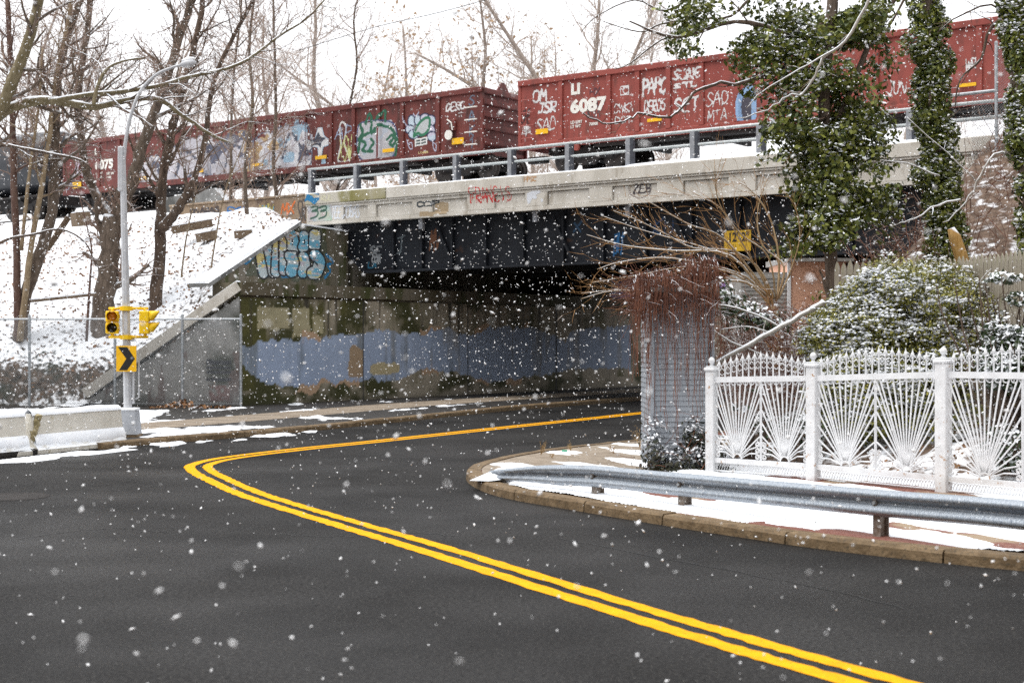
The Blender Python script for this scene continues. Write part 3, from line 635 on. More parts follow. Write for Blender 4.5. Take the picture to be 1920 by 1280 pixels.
# upper wall, splayed towards the viewer, with a sloping shoulder
UA, UB = (-37.6, 33.0), (-40.3, 42.55); UL = math.dist(UA, UB)
def TL(x, y):                                        # photo point seen on the upper wall -> (run along the wall, z)
    r = (x - CX) / F; ax_, ay_, _ = W(*UA); bx_, by_, _ = W(*UB); dx_, dy_ = (bx_ - ax_) / UL, (by_ - ay_) / UL
    q = (r * ay_ - ax_) / (dx_ - r * dy_); return (q, CH - (y - HY) / F * (ay_ + dy_ * q))
def um(a, b, o=.0):
    ux, uy = (UB[0] - UA[0]) / UL, (UB[1] - UA[1]) / UL; return (UA[0] + ux * a + uy * o, UA[1] + uy * a - ux * o, b)
sh0, sh1 = TL(398, 528)[0], TL(560, 421)[0]; zsh = TL(560, 421)[1]
mb = MB(); pr = [(sh0, 4.362), (sh1, zsh), (UL, zsh), (UL, 4.362)]
for o_f in (0, -.6):
    for a, b in pr: mb.v.append(um(a, b, o_f))
mb.f = [(0, 1, 2, 3)[::-1], (4, 5, 6, 7)] + [(k, (k + 1) % 4, 4 + (k + 1) % 4, 4 + k) for k in range(4)]
mb.build('upper_wall', M['concrete_wet'], ab)
a = Vector(um(sh0 - .35, 4.25, -.3)); b = Vector(um(sh1 + .05, zsh + .07, -.3)); MB().bar(a, b, .8, .15).build('sloping_coping', M['concrete_grey'], ab)
MB().bar(a + Vector((0, 0, .10)), b + Vector((0, 0, .10)), .5, .05).build('snow_strip', M['snow'], ab)
MB().bar(Vector(um(sh1, zsh + .03, -.25)), Vector(um(UL - .1, zsh + .03, -.25)), .62, .05).build('snow_strip', M['snow'], ab)
MB().box((-41.2, 42.95, 4.362), (-40.4, 56, 7.1)).build('back_wall', M['concrete_wet'], ab)
MB().box((-41.2, 56.01, 4.362), (TU, 110, 6.62)).build('far_upper_wall', M['concrete_wet'], ab)
MB().box((-41.6, 42.7, 6.4), (-40.42, 42.94, 7.08)).build('bearing_block', M['concrete_brown'], ab)
# wing wall facing the viewer, dropping to the left
cx, cy, _ = W(TW - .02, DC, 0)
wg = thing('wing_wall', 'grey wing wall with snowy sloping coping behind the chain link fence', 'wall', (cx, cy, 0))
MB().prism([(cx - .02, 0), (cx - .02, 3.85), (cx - 5.4, .15), (cx - 5.4, 0)], cy + .02, cy + .5, 1).build('wall', M['concrete_grey'], wg)
wc = Canvas(cx - 5.4, cx - .03, .0, 3.85, .05); A, B = wc.A, wc.B
nn = fbm(A * .8, B * .8, 5, 5); nm = fbm(A * 2.5, B * .5, 6, 4); nf_ = fbm(A * 5, B * 5, 7, 3)
wcol = np.stack([.22 + .14 * nf_, .215 + .14 * nf_, .205 + .13 * nf_], -1)
wcol = blend(wcol, (.33, .33, .32), (B > 2.75) * 1.0 + 0 * A); wcol = blend(wcol, (.06, .065, .05), (nn - .50) * 6); wcol = blend(wcol, (.13, .085, .075), ((nm > .55) & (B < 2.0)) * .7)
wcol = blend(wcol, (.03, .032, .04), (np.abs(A - (cx - .75)) < .42) & (np.abs(B - 1.35) < .36) & (vn(A * .5, B * 14, 3) > .25)); wcol = blend(wcol, (.22, .14, .13), (np.abs(A - (cx - .7)) < .35) & (np.abs(B - .55) < .28) & (nf_ > .45))
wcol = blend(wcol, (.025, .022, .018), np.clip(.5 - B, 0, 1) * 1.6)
wc.c = wcol; wc.al = (B < 3.85 - (cx - A) * 3.7 / 5.38 + .04)
wc.build('wall_face', wg, lambda a, b: (a, cy + .012 + 0 * a, b), M['wallface'])
MB().bar((cx - .05, cy + .2, 4.22), (cx - 5.3, cy + .2, .55), .72, .34).build('coping', M['concrete'], wg)
MB().bar((cx - .1, cy + .22, 4.39), (cx - 5.2, cy + .22, .78), .58, .06).build('snow_strip', M['snow'], wg)
# approach wall left of the parapet
aw = thing('approach_wall', 'brown graffitied concrete wall running left from the bridge parapet', 'wall', (-46, 42, 7), 'B')
MB().bbox((tx(318, 41.9), 41.9, 6.6), (T0 - .01, 42.3, 8.33), .02).build('wall', M['concrete_brown'], aw)
MB().bbox((tx(318, 41.9), 41.84, 8.332), (T0 - .01, 42.36, 8.42), .02).build('cap', M['concrete_brown'], aw)
MB().prism([(tx(312, 42.6), 8.2), (tx(425, 42.6), 8.2), (tx(425, 42.6), 8.45), (tx(405, 42.6), 9.1), (tx(312, 42.6), 8.85)], 42.5, 42.9, 1).build('back_block', M['concrete_grey'], aw)

# ---- railing
rl = thing('bridge_railing', 'grey steel railing with two tubes along the bridge parapet', 'railing', (-25, 42, ZP1), 'B')
rx = [585, 670, 757, 857, 960, 1068, 1182, 1303, 1428, 1563, 1710]
pM = MB().bbox((-.16, -.05, 0), (.16, -.02, 1.02), .006).bbox((-.16, .02, 0), (.16, .05, 1.02), .006).box((-.02, -.02, 0), (.02, .02, 1.0)).mesh('railing_post')
pM = MB().bbox((-.17, -.07, 0), (.02, .07, 1.02), .012).mesh('railing_post')
pF = MB().bbox((.021, -.075, 0), (.15, .075, 1.0), .012).mesh('post_shade_half')  # right half of each post, its shade put into the colour
rts = [tx(v, 41.95) for v in rx]
for t in rts:
    q = piece('railing_post', pM, M['rail_grey'], rl, (t, 41.95, ZP1 + .01)); piece('post_shade_half', pF, M['post_shade'], rl, (t, 41.95, ZP1 + .01))
for z, rr in ((ZP1 + 1.03, .055), (ZP1 + .56, .05)):
    MB().tube([(rts[0] - .2, 41.93, z), (-25, 41.93, z), (T1, 41.93, z)], rr, 8).build('rail_tube', M['rail_lt'], rl, True)

# ---- clearance sign on the girder
s0 = TD(1358, 472, 42.35); s1 = TD(1408, 431, 42.35)
sg = thing('clearance_sign', 'yellow low clearance sign reading 12 feet on the dark girder', 'sign', (s0[0], 42.35, s0[1]), 'B')
MB().bbox((s0[0], 42.34, s0[1]), (s1[0], 42.37, s1[1]), .006).build('plate', M['sign_worn'], sg)
me = font_mesh("12'-2\"", .42, .012); piece('lettering', me, M['black'], sg, (s0[0] + .14, 42.335, s0[1] + .33), (math.pi / 2, 0, 0), (.8, 1, 1))
cvs = Canvas(s0[0], s1[0], s0[1], s1[1], .015)
for k in range(8): cvs.text('I' if k % 3 else 'L', s0[0] + .12 + k * .1, s0[1] + .14, .08, .09, (.05, .035, .01), .02, .1, 0, k)
cvs.build('faded_text', sg, lambda a, b: (a, 42.336 + 0 * a, b))
for q in (s0[0] + .1, s1[0] - .1): MB().bar((q, 42.37, s0[1] + .4), (q, 42.62, s0[1] + .4), .05).build('bracket', M['steel_dark'], sg)

# ---- graffiti on the bridge concrete
def px(cvs, fn): return [fn(*p) for p in cvs]
fp = lambda x, y: TD(x, y, 41.8)
def pmap(a, b):                                       # follow the proud bands and recessed panels
    dd = np.where(b > 7.928, 41.716, np.where(b > 7.858, 41.754, np.where((b > 7.73) | (b < 7.235), 41.814, 41.895)))
    inp = np.zeros(a.shape, bool)
    for k in range(1, len(edges) - 1, 2): inp |= (a > edges[k] + .02) & (a < edges[k + 1] - .02)
    dd = np.where((dd > 41.85) & ~inp, 41.812, dd)
    return (a, dd, b)
def ptag(txt, x0, y1, x1, y0, col, sw, seed=0, slant=.1, jit=.07, label=None):
    a0, b0 = fp(x0, y1); a1, b1 = fp(x1, y0); c_ = Canvas(a0 - .2, a1 + .5, b0 - .25, b1 + .25, .022)
    c_.text(txt, a0, b0, a1 - a0, b1 - b0, col, sw, jit, slant, seed); return c_.build('graffiti_tag', br, pmap, label=label)
c_ = Canvas(fp(574, 0)[0], fp(604, 0)[0], 7.93, 8.36, .025); c_.blob(px([(575, 380), (578, 366), (590, 368), (600, 366), (600, 378), (588, 381)], fp), (.01, .16, .34), rag=.3); c_.build('graffiti_patch', br, pmap, label='bright blue paint patch')
ptag('RUE', 604, 377, 626, 366, (.52, .5, .36), .05, 1)
c_ = Canvas(fp(574, 0)[0], fp(650, 0)[0], 7.1, 7.93, .025)
gcol = lambda A, B: np.stack([.33 + .12 * vn(A * 4, B * 4, 1), .36 + .12 * vn(A * 4, B * 4, 2), .35 + .1 * vn(A * 4, B * 4, 3)], -1)
c_.poly(px([(576, 416), (576, 386), (622, 382), (622, 414)], fp), gcol)
for q in (582, 598): c_.stroke(spline(px([(q, 410), (q + 12, 405), (q + 13, 396), (q + 3, 396), (q + 13, 392), (q + 11, 386), (q, 390)], fp), 5), .08, (.03, .09, .06))
c_.build('graffiti_patch', br, pmap)
ptag('TEEJOBAS', 620, 410, 672, 384, (.62, .66, .72), .06, 3, .12, label='white tag on the parapet')
ptag('COP', 781, 388, 822, 376, (.03, .04, .045), .07, 5)
c_ = Canvas(fp(786, 0)[0], fp(845, 0)[0], 7.08, 7.72, .03)
for q in ((812, 378, 838, 402), (786, 396, 812, 406)):
    c_.poly(px([(q[0], q[3]), (q[2], q[3]), (q[2], q[1]), (q[0], q[1])], fp), (.33, .25, .155))
c_.build('repair_patch', br, lambda a, b: (pmap(a, b)[0], pmap(a, b)[1] + .002, b), label='tan repair patch')
ptag('FRANCIS', 880, 381, 958, 347, (.52, .022, .022), .045, 8, .05, .1, label='red scrawled tag')
ptag('FRANCIS', 884, 382, 955, 360, (.48, .03, .03), .035, 19, .05, .2)
ptag('PPSC', 985, 342, 1008, 331, (.42, .25, .13), .05, 2)
ptag('ZEB', 1184, 362, 1219, 344, (.05, .04, .045), .06, 9, .1, .05, label='black tag reading ZEB')
c_ = Canvas(fp(1170, 0)[0], fp(1225, 0)[0], 7.1, 7.7, .022)
c_.stroke(spline(px([(1176, 352), (1180, 364), (1197, 371), (1214, 363), (1219, 350)], fp), 6), .05, (.28, .24, .22)); c_.build('graffiti_patch', br, pmap)
c_ = Canvas(fp(985, 0)[0], fp(1020, 0)[0], 7.25, 7.8, .03); c_.blob(px([(986, 372), (990, 358), (1004, 354), (1012, 362), (1004, 374)], fp), (.6, .62, .66), rag=.5); c_.build('graffiti_patch', br, pmap)
# approach wall scribbles
fa = lambda x, y: TD(x, y, 41.9)
amap = lambda a, b: (a, 41.893 + 0 * a, b)
for k, (x0, x1, y0, y1, col, txt) in enumerate(((356, 412, 388, 402, (.05, .04, .04), 'ONARAS'), (427, 465, 387, 404, (.03, .13, .33), 'ECA'), (486, 512, 383, 403, (.45, .38, .10), 'XMW'), (490, 512, 386, 404, (.12, .30, .40), 'ZW'), (528, 552, 380, 402, (.62, .16, .04), 'MX'), (556, 574, 376, 412, (.07, .06, .055), 'SR'))):
    a0, b0 = fa(x0, y1); a1, b1 = fa(x1, y0); c_ = Canvas(a0 - .1, a1 + .3, max(b0 - .1, 6.65), min(b1 + .1, 8.32), .025); c_.text(txt, a0, b0, a1 - a0, b1 - b0, col, .08, .12, .1, k); c_.build('graffiti_tag', aw, amap)
# big bubble letters on the upper wall
KA = .52
def fu(x, y):
    q = TL(380 + x / 5.638, 340 + y / 5.638); return (q[0] * KA, q[1])
c_ = Canvas(sh0 * KA, (UL - .1) * KA, 4.37, zsh - .01, .02)
def bub(A, B):
    n = fbm(A * 1.6, B * 9, 31, 3); m = fbm(A * 1.3, B * 1.3, 33, 3); e = vn(A * 5, B * 14, 35)
    c = np.stack([.34 + .12 * n, .40 + .1 * n, .40 + .12 * n], -1)
    c = np.where(((n + m) > 1.04)[..., None], np.array((.50, .42, .17)), c); c = np.where(((n - m) > .06)[..., None], np.array((.13, .33, .44)), c)
    return np.where((e > .8)[..., None], np.array((.36, .33, .36)), c)
c_.blob([fu(x, y) for x, y in ((470, 900), (600, 620), (780, 440), (1000, 455), (1240, 470), (1300, 760), (1290, 1010), (1000, 1030), (560, 1010))], (.07, .075, .05), rag=.4)
for pts in ([(450, 870), (520, 800), (480, 820)], [(760, 470), (860, 470), (800, 560)], [(1310, 770), (1380, 860), (1310, 880), (1350, 950), (1300, 1010)], [(840, 1000), (900, 1010)], [(590, 690), (620, 700), (640, 660)]):
    c_.stroke(spline([fu(*p) for p in pts], 4), .11, (.02, .16, .32), .1)
letters = [[[(610, 780), (625, 900), (640, 975)]], [[(690, 690), (720, 830), (745, 965)]], [[(800, 560), (785, 750), (770, 960)]],
           [[(850, 600), (850, 800), (850, 950)]],
           [[(925, 560), (950, 620), (955, 700)], [(925, 790), (955, 850), (935, 950)]], [[(1070, 580), (1080, 640), (1060, 700)], [(1065, 800), (1080, 880), (1055, 965)]],
           [[(1185, 570), (1180, 680)], [(1190, 780), (1235, 850), (1200, 960), (1160, 970)]]]
wd = [.31, .34, .33, .28, .42, .38, .44]
for L_, w_ in zip(letters, wd):
    for st in L_: c_.stroke(spline([fu(*p) for p in st], 5), w_ + .13, BLK)
    for st in L_: c_.stroke(spline([fu(*p) for p in st], 5), w_, bub)
for pts in ([(850, 745), (920, 735), (1000, 745)], [(1060, 750), (1120, 735), (1150, 720)], [(1130, 720), (1240, 725)], [(1130, 830), (1180, 850), (1210, 880)], [(950, 620), (945, 670)], [(1075, 620), (1072, 660)]):
    c_.stroke(spline([fu(*p) for p in pts], 4), .06, BLK)
mk = c_.al & ((c_.B - 4.37) > (c_.A / KA - sh0) * (zsh - 4.37) / (sh1 - sh0) - .05); c_.al &= ~mk
c_.build('graffiti_piece', ab, lambda a, b: um(a / KA, b, .008), label='yellow and blue bubble letter graffiti piece')
# far-side upper wall graffiti seen beyond the tunnel
c_ = Canvas(58, 70, 4.4, 6.4, .06)
c_.put(np.ones(c_.A.shape, bool), lambda A, B: np.where((fbm(A * .8, B * 1.4, 91) > .52)[..., None], np.array((.20, .10, .30)), np.where((fbm(A * 1.1, B * 1.2, 92) > .52)[..., None], np.array((.28, .34, .46)), np.array((.24, .24, .15)))))
c_.build('graffiti_piece', ab, lambda a, b: (TU + .006 + 0 * a, a, b), label='purple graffiti beyond the tunnel')
# scrawls on the girder
gmap = lambda a, b: (a, 42.592 + 0 * a, b); fg = lambda x, y: TD(x, y, 42.6)
for k, (x0, y0, x1, y1, col, txt) in enumerate(((693, 462, 716, 478, (.16, .17, .18), 'SE'), (697, 480, 714, 492, (.2, .21, .22), 'COR'), (690, 492, 706, 502, (.02, .10, .16), 'LX'), (735, 445, 757, 478, (.10, .12, .13), 'J'), (806, 430, 824, 470, (.13, .05, .02), 'MV'), (1150, 440, 1168, 478, (.01, .10, .25), 'HIT'), (1075, 415, 1092, 436, (.015, .05, .10), 'X'), (1225, 410, 1262, 440, (.01, .04, .11), 'KU'))):
    a0, b0 = fg(x0, y1); a1, b1 = fg(x1, y0); c_ = Canvas(a0 - .1, a1 + .4, max(b0 - .1, 5.2), min(b1 + .1, 7.05), .03); c_.text(txt, a0, b0, a1 - a0, b1 - b0, col, .09, .1, .1, k); c_.build('graffiti_tag', br, gmap)

# =================================================================== TRAIN
DS, DE, ZB, ZT = 45.0, 48.0, 9.97, 12.55            # near and far side, bottom sill and top chord
ft = lambda x, y: TD(x, y, DS)
def spring(): pass
def bogie(root, tc):
    b = None
    for dd in (DS + .28, DE - .28 - .16):
        mb = MB(); mb.prism([(tc - 1.55, 9.5), (tc - 1.3, 9.66), (tc - .5, 9.62), (tc, 9.86), (tc + .5, 9.62), (tc + 1.3, 9.66), (tc + 1.55, 9.5), (tc + 1.3, 9.28), (tc + .55, 9.3), (tc + .35, 9.08), (tc - .35, 9.08), (tc - .55, 9.3), (tc - 1.3, 9.28)], dd, dd + .16, 1)
        q = mb.build('bogie_frame', M['under'], root); b = b or q
    MB().box((tc - .25, DS + .45, 9.3), (tc + .25, DE - .45, 9.75)).build('bolster', M['under'], b)
    for s in (-1, 1):
        c = tc + s * 1.12
        MB().tube([(c, DS + .5, 9.37), (c, DE - .5, 9.37)], .09, 8).build('axle', M['under'], b)
        for dd, q in ((DS + .5, 1), (DE - .62, 1)):
            w = MB(); w.tube([(c, dd - .02, 9.37), (c, dd, 9.37), (c, dd + .11, 9.37), (c, dd + .115, 9.37), (c, dd + .15, 9.37)], [.46, .51, .52, .57, .57], 28)
            w.tube([(c, dd - .05, 9.37), (c, dd - .019, 9.37)], [.36, .40], 24); w.tube([(c, dd - .12, 9.37), (c, dd - .049, 9.37)], [.12, .16], 12)
            w.build('wheel', M['wheel'], b, False)
        MB().tube([(c, DS + .2, 9.37), (c, DS + .44, 9.37)], [.13, .15], 10).build('axle_box', M['under'], b)
def gondola(label, t0, t1, mat, ribs, trucks, ends=True):
    root = thing('gondola_car', label, 'freight car', ((t0 + t1) / 2, 46.5, 8.9), 'B', 'rust red gondola cars on the bridge')
    MB().box((t0 + .06, DS, ZB + .02), (t1 - .06, DS + .05, ZT - .2)).build('side_wall', mat, root)
    MB().box((t0 + .06, DE - .05, ZB + .02), (t1 - .06, DE, ZT - .2)).build('side_wall', mat, root)
    MB().box((t0 + .06, DS + .052, ZB + .1), (t1 - .06, DE - .052, ZB + .25)).build('floor', M['under'], root)
    MB().bbox((t0, DS - .10, ZT - .22), (t1, DS + .12, ZT), .02).build('top_chord', mat, root)
    MB().bbox((t0, DE - .12, ZT - .22), (t1, DE + .10, ZT), .02).build('top_chord', mat, root)
    MB().bbox((t0 + .02, DS - .06, ZB - .14), (t1 - .02, DS + .2, ZB + .12), .015).build('side_sill', mat, root)
    for k, (t, e) in enumerate(((t0, 1), (t1, -1))):
        ew = MB().box((min(t + e * .06, t + e * .16), DS + .05, ZB - .1), (max(t + e * .06, t + e * .16), DE - .05, ZT - .12)).build('end_wall', mat, root)
        for z in (10.35, 10.95, 11.45, 11.95, ZT - .16): MB().bbox((min(t - e * .08, t + e * .06), DS + .02, z - .09), (max(t - e * .08, t + e * .06), DE - .02, z + .13), .03).build('end_rib', mat, ew)
        for dd in (DS - .03, DE - .09): MB().bbox((min(t - e * .03, t + e * .12), dd, ZB - .1), (max(t - e * .03, t + e * .12), dd + .12, ZT - .221), .015).build('corner_post', mat, ew)
        MB().bar((t - e * .55, 46.5, 9.6), (t + e * .3, 46.5, 9.6), .3, .26).build('coupler', M['under'], root)
        for z in (10.25, 10.75, 11.25, 11.75): MB().tube([(t + e * .22, DS - .10, z), (t + e * .22, DS - .14, z), (t + e * .82, DS - .14, z), (t + e * .82, DS - .10, z)], .028, 5).build('ladder_rung', M['white_print'] if k == 1 else mat, root)
        MB().prism([(DS + 1.0, ZT), (DS + 1.3, ZT + .34), (DS + 1.5, ZT + .34), (DS + 1.8, ZT)], t + e * .02, t + e * .08, 0).build('end_bracket', mat, ew)
    rM = MB().bbox((-.1, -.075, ZB + .122 - 11), (.1, -.002, ZT - .222 - 11), .014).mesh('side_rib')
    for t in ribs: piece('side_rib', rM, mat, root, (t, DS, 11))
    MB().box((t0 + .8, DS + .9, 9.66), (t1 - .8, DE - .9, ZB + .099)).build('centre_sill', M['under'], root)
    for k in range(8): q = t0 + (t1 - t0) * (k + .5) / 8; MB().box((q - .09, DS + .1, 9.6), (q + .09, DE - .1, ZB + .098)).build('cross_bearer', M['under'], root)
    MB().box((t0 + 3.5, DS + .06, 9.70), (t1 - 3.5, DS + .5, ZB - .145)).build('under_gear', M['under'], root)
    for t in trucks: bogie(root, t)
    return root
def drape(ribs):
    rr = np.array(ribs)
    def f(a, b):
        k = (np.abs(a[..., None] - rr).min(-1) < .115); return (a, np.where(k, DS - .083, DS - .008), b)
    return f
def plac(root, x0, y1, x1, y0):
    a, b = ft(x0, y1), ft(x1, y0); MB().bbox((a[0], DS - .10, a[1]), (b[0], DS - .082, b[1]), .004).build('reflector_plate', M['placard'], root)
def stencil(root, txt, x0, y1, h, dm, bold=.02, sx=1.0, mat='white_print'):
    a, b = ft(x0, y1); piece('car_lettering', font_mesh(txt, h, bold), M[mat], root, (a, DS - .012, b), (math.pi / 2, 0, 0), (sx, 1, 1))
def ctag(root, dm, txt, x0, y1, x1, y0, col=WHT, sw=.08, seed=0, slant=.1, jit=.08, label=None):
    a0, b0 = ft(x0, y1); a1, b1 = ft(x1, y0); c = Canvas(a0 - .25, a1 + .5, max(b0 - .2, ZB + .13), min(b1 + .2, ZT - .24), .024)
    c.text(txt, a0, b0, a1 - a0, b1 - b0, tuple(v * .55 for v in col), sw * .5, jit * 1.5, slant, seed + 50); c.text(txt, a0, b0, a1 - a0, b1 - b0, col, sw * .85, jit, slant, seed); return c.build('graffiti_tag', root, dm, label=label, fade=.27)
# --- car with the star and the green piece
a0, a1 = ft(119, 0)[0], ft(905, 0)[0]
ribA = [ft(x, 0)[0] for x in (621, 664, 711, 755, 822)]; q = ribA[0]
while q > a0 + 2: q -= 1.62; ribA.append(q)
gA = gondola('rust red gondola with a dark star and green graffiti pieces', a0, a1, M['gondola_a'], ribA, (ft(858, 0)[0], ft(185, 0)[0]))
dA = drape(ribA)
for p in ((850, 272, 872, 258), (720, 287, 742, 278), (594, 300, 615, 291), (477, 313, 496, 305), (376, 324, 384, 317), (263, 338, 280, 331), (139, 354, 155, 341)): plac(gA, *p)
stencil(gA, '6075', 179, 318, .62, dA, .03, 1.15); stencil(gA, 'LI', 178, 291, .44, dA, .03, 1.0)
for k in range(4): stencil(gA, 'LD LMT 204 000'[k * 3:k * 3 + 7], 180 + (k % 2) * 20, 328 + (k // 2) * 7, .16, dA, .004)
ctag(gA, dA, 'DERO', 836, 209, 872, 190, WHT, .085, 1, .1, label='white tag reading DERO')
c_ = Canvas(ft(838, 0)[0], ft(872, 0)[0], 11.1, 11.6, .024); c_.stroke([ft(841, 213), ft(868, 211)], .06, WHT); c_.build('graffiti_tag', gA, dA)
for k, (ch, y) in enumerate((('S', 178), ('A', 208), ('K', 236), ('1', 258))): ctag(gA, dA, ch, 879, y + 20, 891, y, (.13, .15, .2), .09, k, .1, .04)
# flower shaped throw-up with white window
c_ = Canvas(ft(752, 0)[0], ft(826, 0)[0], ZB + .13, ZT - .24, .024)
lil = lambda A, B: np.where((fbm(A * 1.8, B * 1.8, 5) > .5)[..., None], np.array((.46, .44, .52)), np.array((.42, .50, .56)))
for (x, y, w_, h_) in ((772, 228, 7, 12), (784, 226, 7, 10), (797, 222, 9, 9), (808, 226, 9, 10), (769, 243, 9, 8), (776, 252, 10, 9), (788, 246, 13, 10), (806, 244, 10, 10), (810, 256, 9, 9)):
    c_.blob([ft(x + w_ * math.cos(k), y + h_ * math.sin(k)) for k in np.linspace(0, 5.5, 8)], lil, (.015, .02, .06), .06)
c_.blob([ft(*p) for p in ((776, 256), (783, 236), (797, 222), (806, 224), (803, 244), (792, 254), (784, 250))], (.40, .42, .42), (.02, .14, .07), .12)
c_.poly([ft(*p) for p in ((779, 274), (800, 270), (800, 258), (779, 262))], (.03, .05, .05), (.62, .62, .6), .07); c_.stroke([ft(789, 272), ft(789, 260)], .05, (.62, .62, .6)); c_.stroke([ft(779, 268), ft(800, 264)], .05, (.62, .62, .6))
for pts in (((757, 218), (760, 232), (772, 244)), ((763, 262), (767, 276), (773, 280), (772, 268), (765, 270)), ((811, 262), (813, 278), (819, 284), (820, 272), (812, 268)), ((775, 213), (780, 218), (786, 210))):
    c_.stroke(spline([ft(*p) for p in pts], 4), .055, (.40, .40, .5))
c_.build('graffiti_piece', gA, dA, label='lilac bubble throw-up with white window shape')
ctag(gA, dA, 'UVAN', 785, 289, 803, 283, (.52, .42, .2), .05, 3)
# green and grey piece
c_ = Canvas(ft(662, 0)[0], ft(752, 0)[0], ZB + .13, ZT - .24, .026)
gr = lambda A, B: np.where((fbm(A * 1.2, B * 1.2, 15) > .56)[..., None], np.array((.36, .39, .44)), np.array((.40, .39, .41)))
c_.blob([ft(*p) for p in ((672, 290), (670, 250), (676, 232), (700, 226), (735, 230), (745, 255), (742, 285), (725, 300), (690, 304))], gr, (.05, .07, .16), .07, .2)
for pts in ((672, 262), (682, 268)), : pass
gG = (.018, .10, .055)
for pts in (((676, 235), (680, 250), (673, 262), (686, 268), (680, 283), (698, 284)), ((686, 232), (692, 214), (697, 222), (696, 246)), ((705, 226), (715, 214), (722, 208), (722, 228)), ((697, 250), (710, 236), (726, 238), (738, 246), (744, 262), (742, 290), (736, 303)), ((726, 262), (736, 254), (742, 264), (736, 274), (730, 268), (736, 262)), ((692, 282), (700, 268), (696, 262)), ((672, 285), (676, 262), (690, 250), (706, 246))):
    c_.stroke(spline([ft(*p) for p in pts], 5), .15, gG, .06)
c_.stroke([ft(710, 240), ft(709, 300)], .10, (.12, .02, .016)); c_.build('graffiti_piece', gA, dA, label='green outlined grey graffiti piece')
# slim white and lime tag
c_ = Canvas(ft(626, 0)[0], ft(662, 0)[0], ZB + .13, ZT - .24, .024)
for pts in (((640, 268), (637, 240), (642, 229), (649, 240), (646, 270), (655, 298), (645, 304), (634, 300), (640, 270)),): c_.stroke(spline([ft(*p) for p in pts], 6), .10, (.50, .49, .47))
c_.text('AP', *ft(629, 262), 1.0, .55, (.30, .36, .48), .06, .1, .2, 4); c_.text('XSW', *ft(634, 300), .8, .9, (.50, .52, .22), .06, .15, .1, 6)
c_.build('graffiti_tag', gA, dA, label='white and lime upright tag')
# dark star
c_ = Canvas(ft(566, 0)[0], ft(626, 0)[0], ZB + .13, ZT - .24, .024)
so = ((577, 272), (576, 263), (590, 264), (596, 240), (604, 239), (608, 255), (617, 262), (617, 272), (606, 276), (603, 294), (597, 294), (596, 277))
si = ((578, 263), (590, 262), (597, 247), (602, 257), (612, 259), (603, 267), (602, 278), (596, 272), (584, 273), (589, 267))
c_.poly([ft(*p) for p in so], (.58, .58, .58), (.30, .42, .52), .04); c_.poly([ft(*p) for p in si], (.035, .04, .06))
c_.poly([ft(*p) for p in ((602, 308), (604, 292), (610, 294), (612, 308))], (.33, .48, .6)); c_.build('graffiti_piece', gA, dA, label='dark star with white outline')
# long grey mural
c_ = Canvas(ft(236, 0)[0], ft(588, 0)[0], ZB + .13, ZT - .26, .05)
def mur(A, B):
    n = fbm(A * .55, B * .8, 51, 5); m = fbm(A * .8, B * 1.1, 53, 4); w_ = fbm(A * 2, B * 2, 55, 3)
    c = np.stack([.22 + .40 * n * w_ * 2, .215 + .38 * n * w_ * 2, .235 + .40 * n * w_ * 2], -1)
    c = np.where((m > .60)[..., None], np.array((.07, .075, .11)), c); c = np.where(((n > .58) & (w_ > .45))[..., None], np.array((.55, .55, .57)), c)
    c = np.where(((m < .36) & (A > ft(470, 0)[0]))[..., None], np.array((.26, .38, .48)), c); c = np.where((fbm(A * .9, B * .9, 57, 3) > .70)[..., None], np.array((.38, .26, .13)), c)
    return c
for pl in (((262, 345), (262, 312), (285, 292), (303, 300), (300, 345)), ((312, 342), (318, 290), (345, 262), (400, 258), (410, 300), (405, 332)), ((398, 332), (410, 268), (440, 250), (470, 252), (478, 322)), ((470, 322), (480, 262), (500, 248), (520, 256), (522, 316)), ((515, 316), (520, 246), (548, 234), (578, 236), (580, 312)), ((246, 345), (250, 325), (262, 330), (262, 348))):
    c_.blob([ft(*p) for p in pl], mur, (.10, .11, .15), .07, .5)
for pts in (((330, 330), (345, 280), (372, 300), (385, 272)), ((420, 320), (440, 270), (465, 300)), ((530, 300), (545, 250), (572, 290)), ((350, 335), (372, 320), (398, 334))): c_.stroke(spline([ft(*p) for p in pts], 6), .14, (.06, .07, .10), .2)
c_.build('graffiti_piece', gA, dA, label='long grey abstract mural')
ctag(gA, dA, 'AKE', 138, 332, 160, 302, (.42, .36, .42), .07, 1, .2, .12); ctag(gA, dA, 'SM', 124, 356, 137, 336, (.34, .4, .5), .06, 2, .1, .12)
# brake wheel and small fittings
q = ft(846, 0)[0]; MB().bbox((q - .25, DS - .16, 10.9), (q + .3, DS - .003, 11.35), .03).build('brake_housing', M['gondola_a'], gA)
MB().tube([(q, DS - .19, 10.72), (q, DS - .16, 10.72)], .2, 14).build('brake_wheel', M['white_print'], gA)
MB().tube([ (ft(844, 0)[0], DS - .2, 11.35), (ft(852, 0)[0], DS - .2, 11.2), (ft(854, 0)[0], DS - .2, 10.9)], .03, 5).build('brake_lever', M['white_print'], gA)
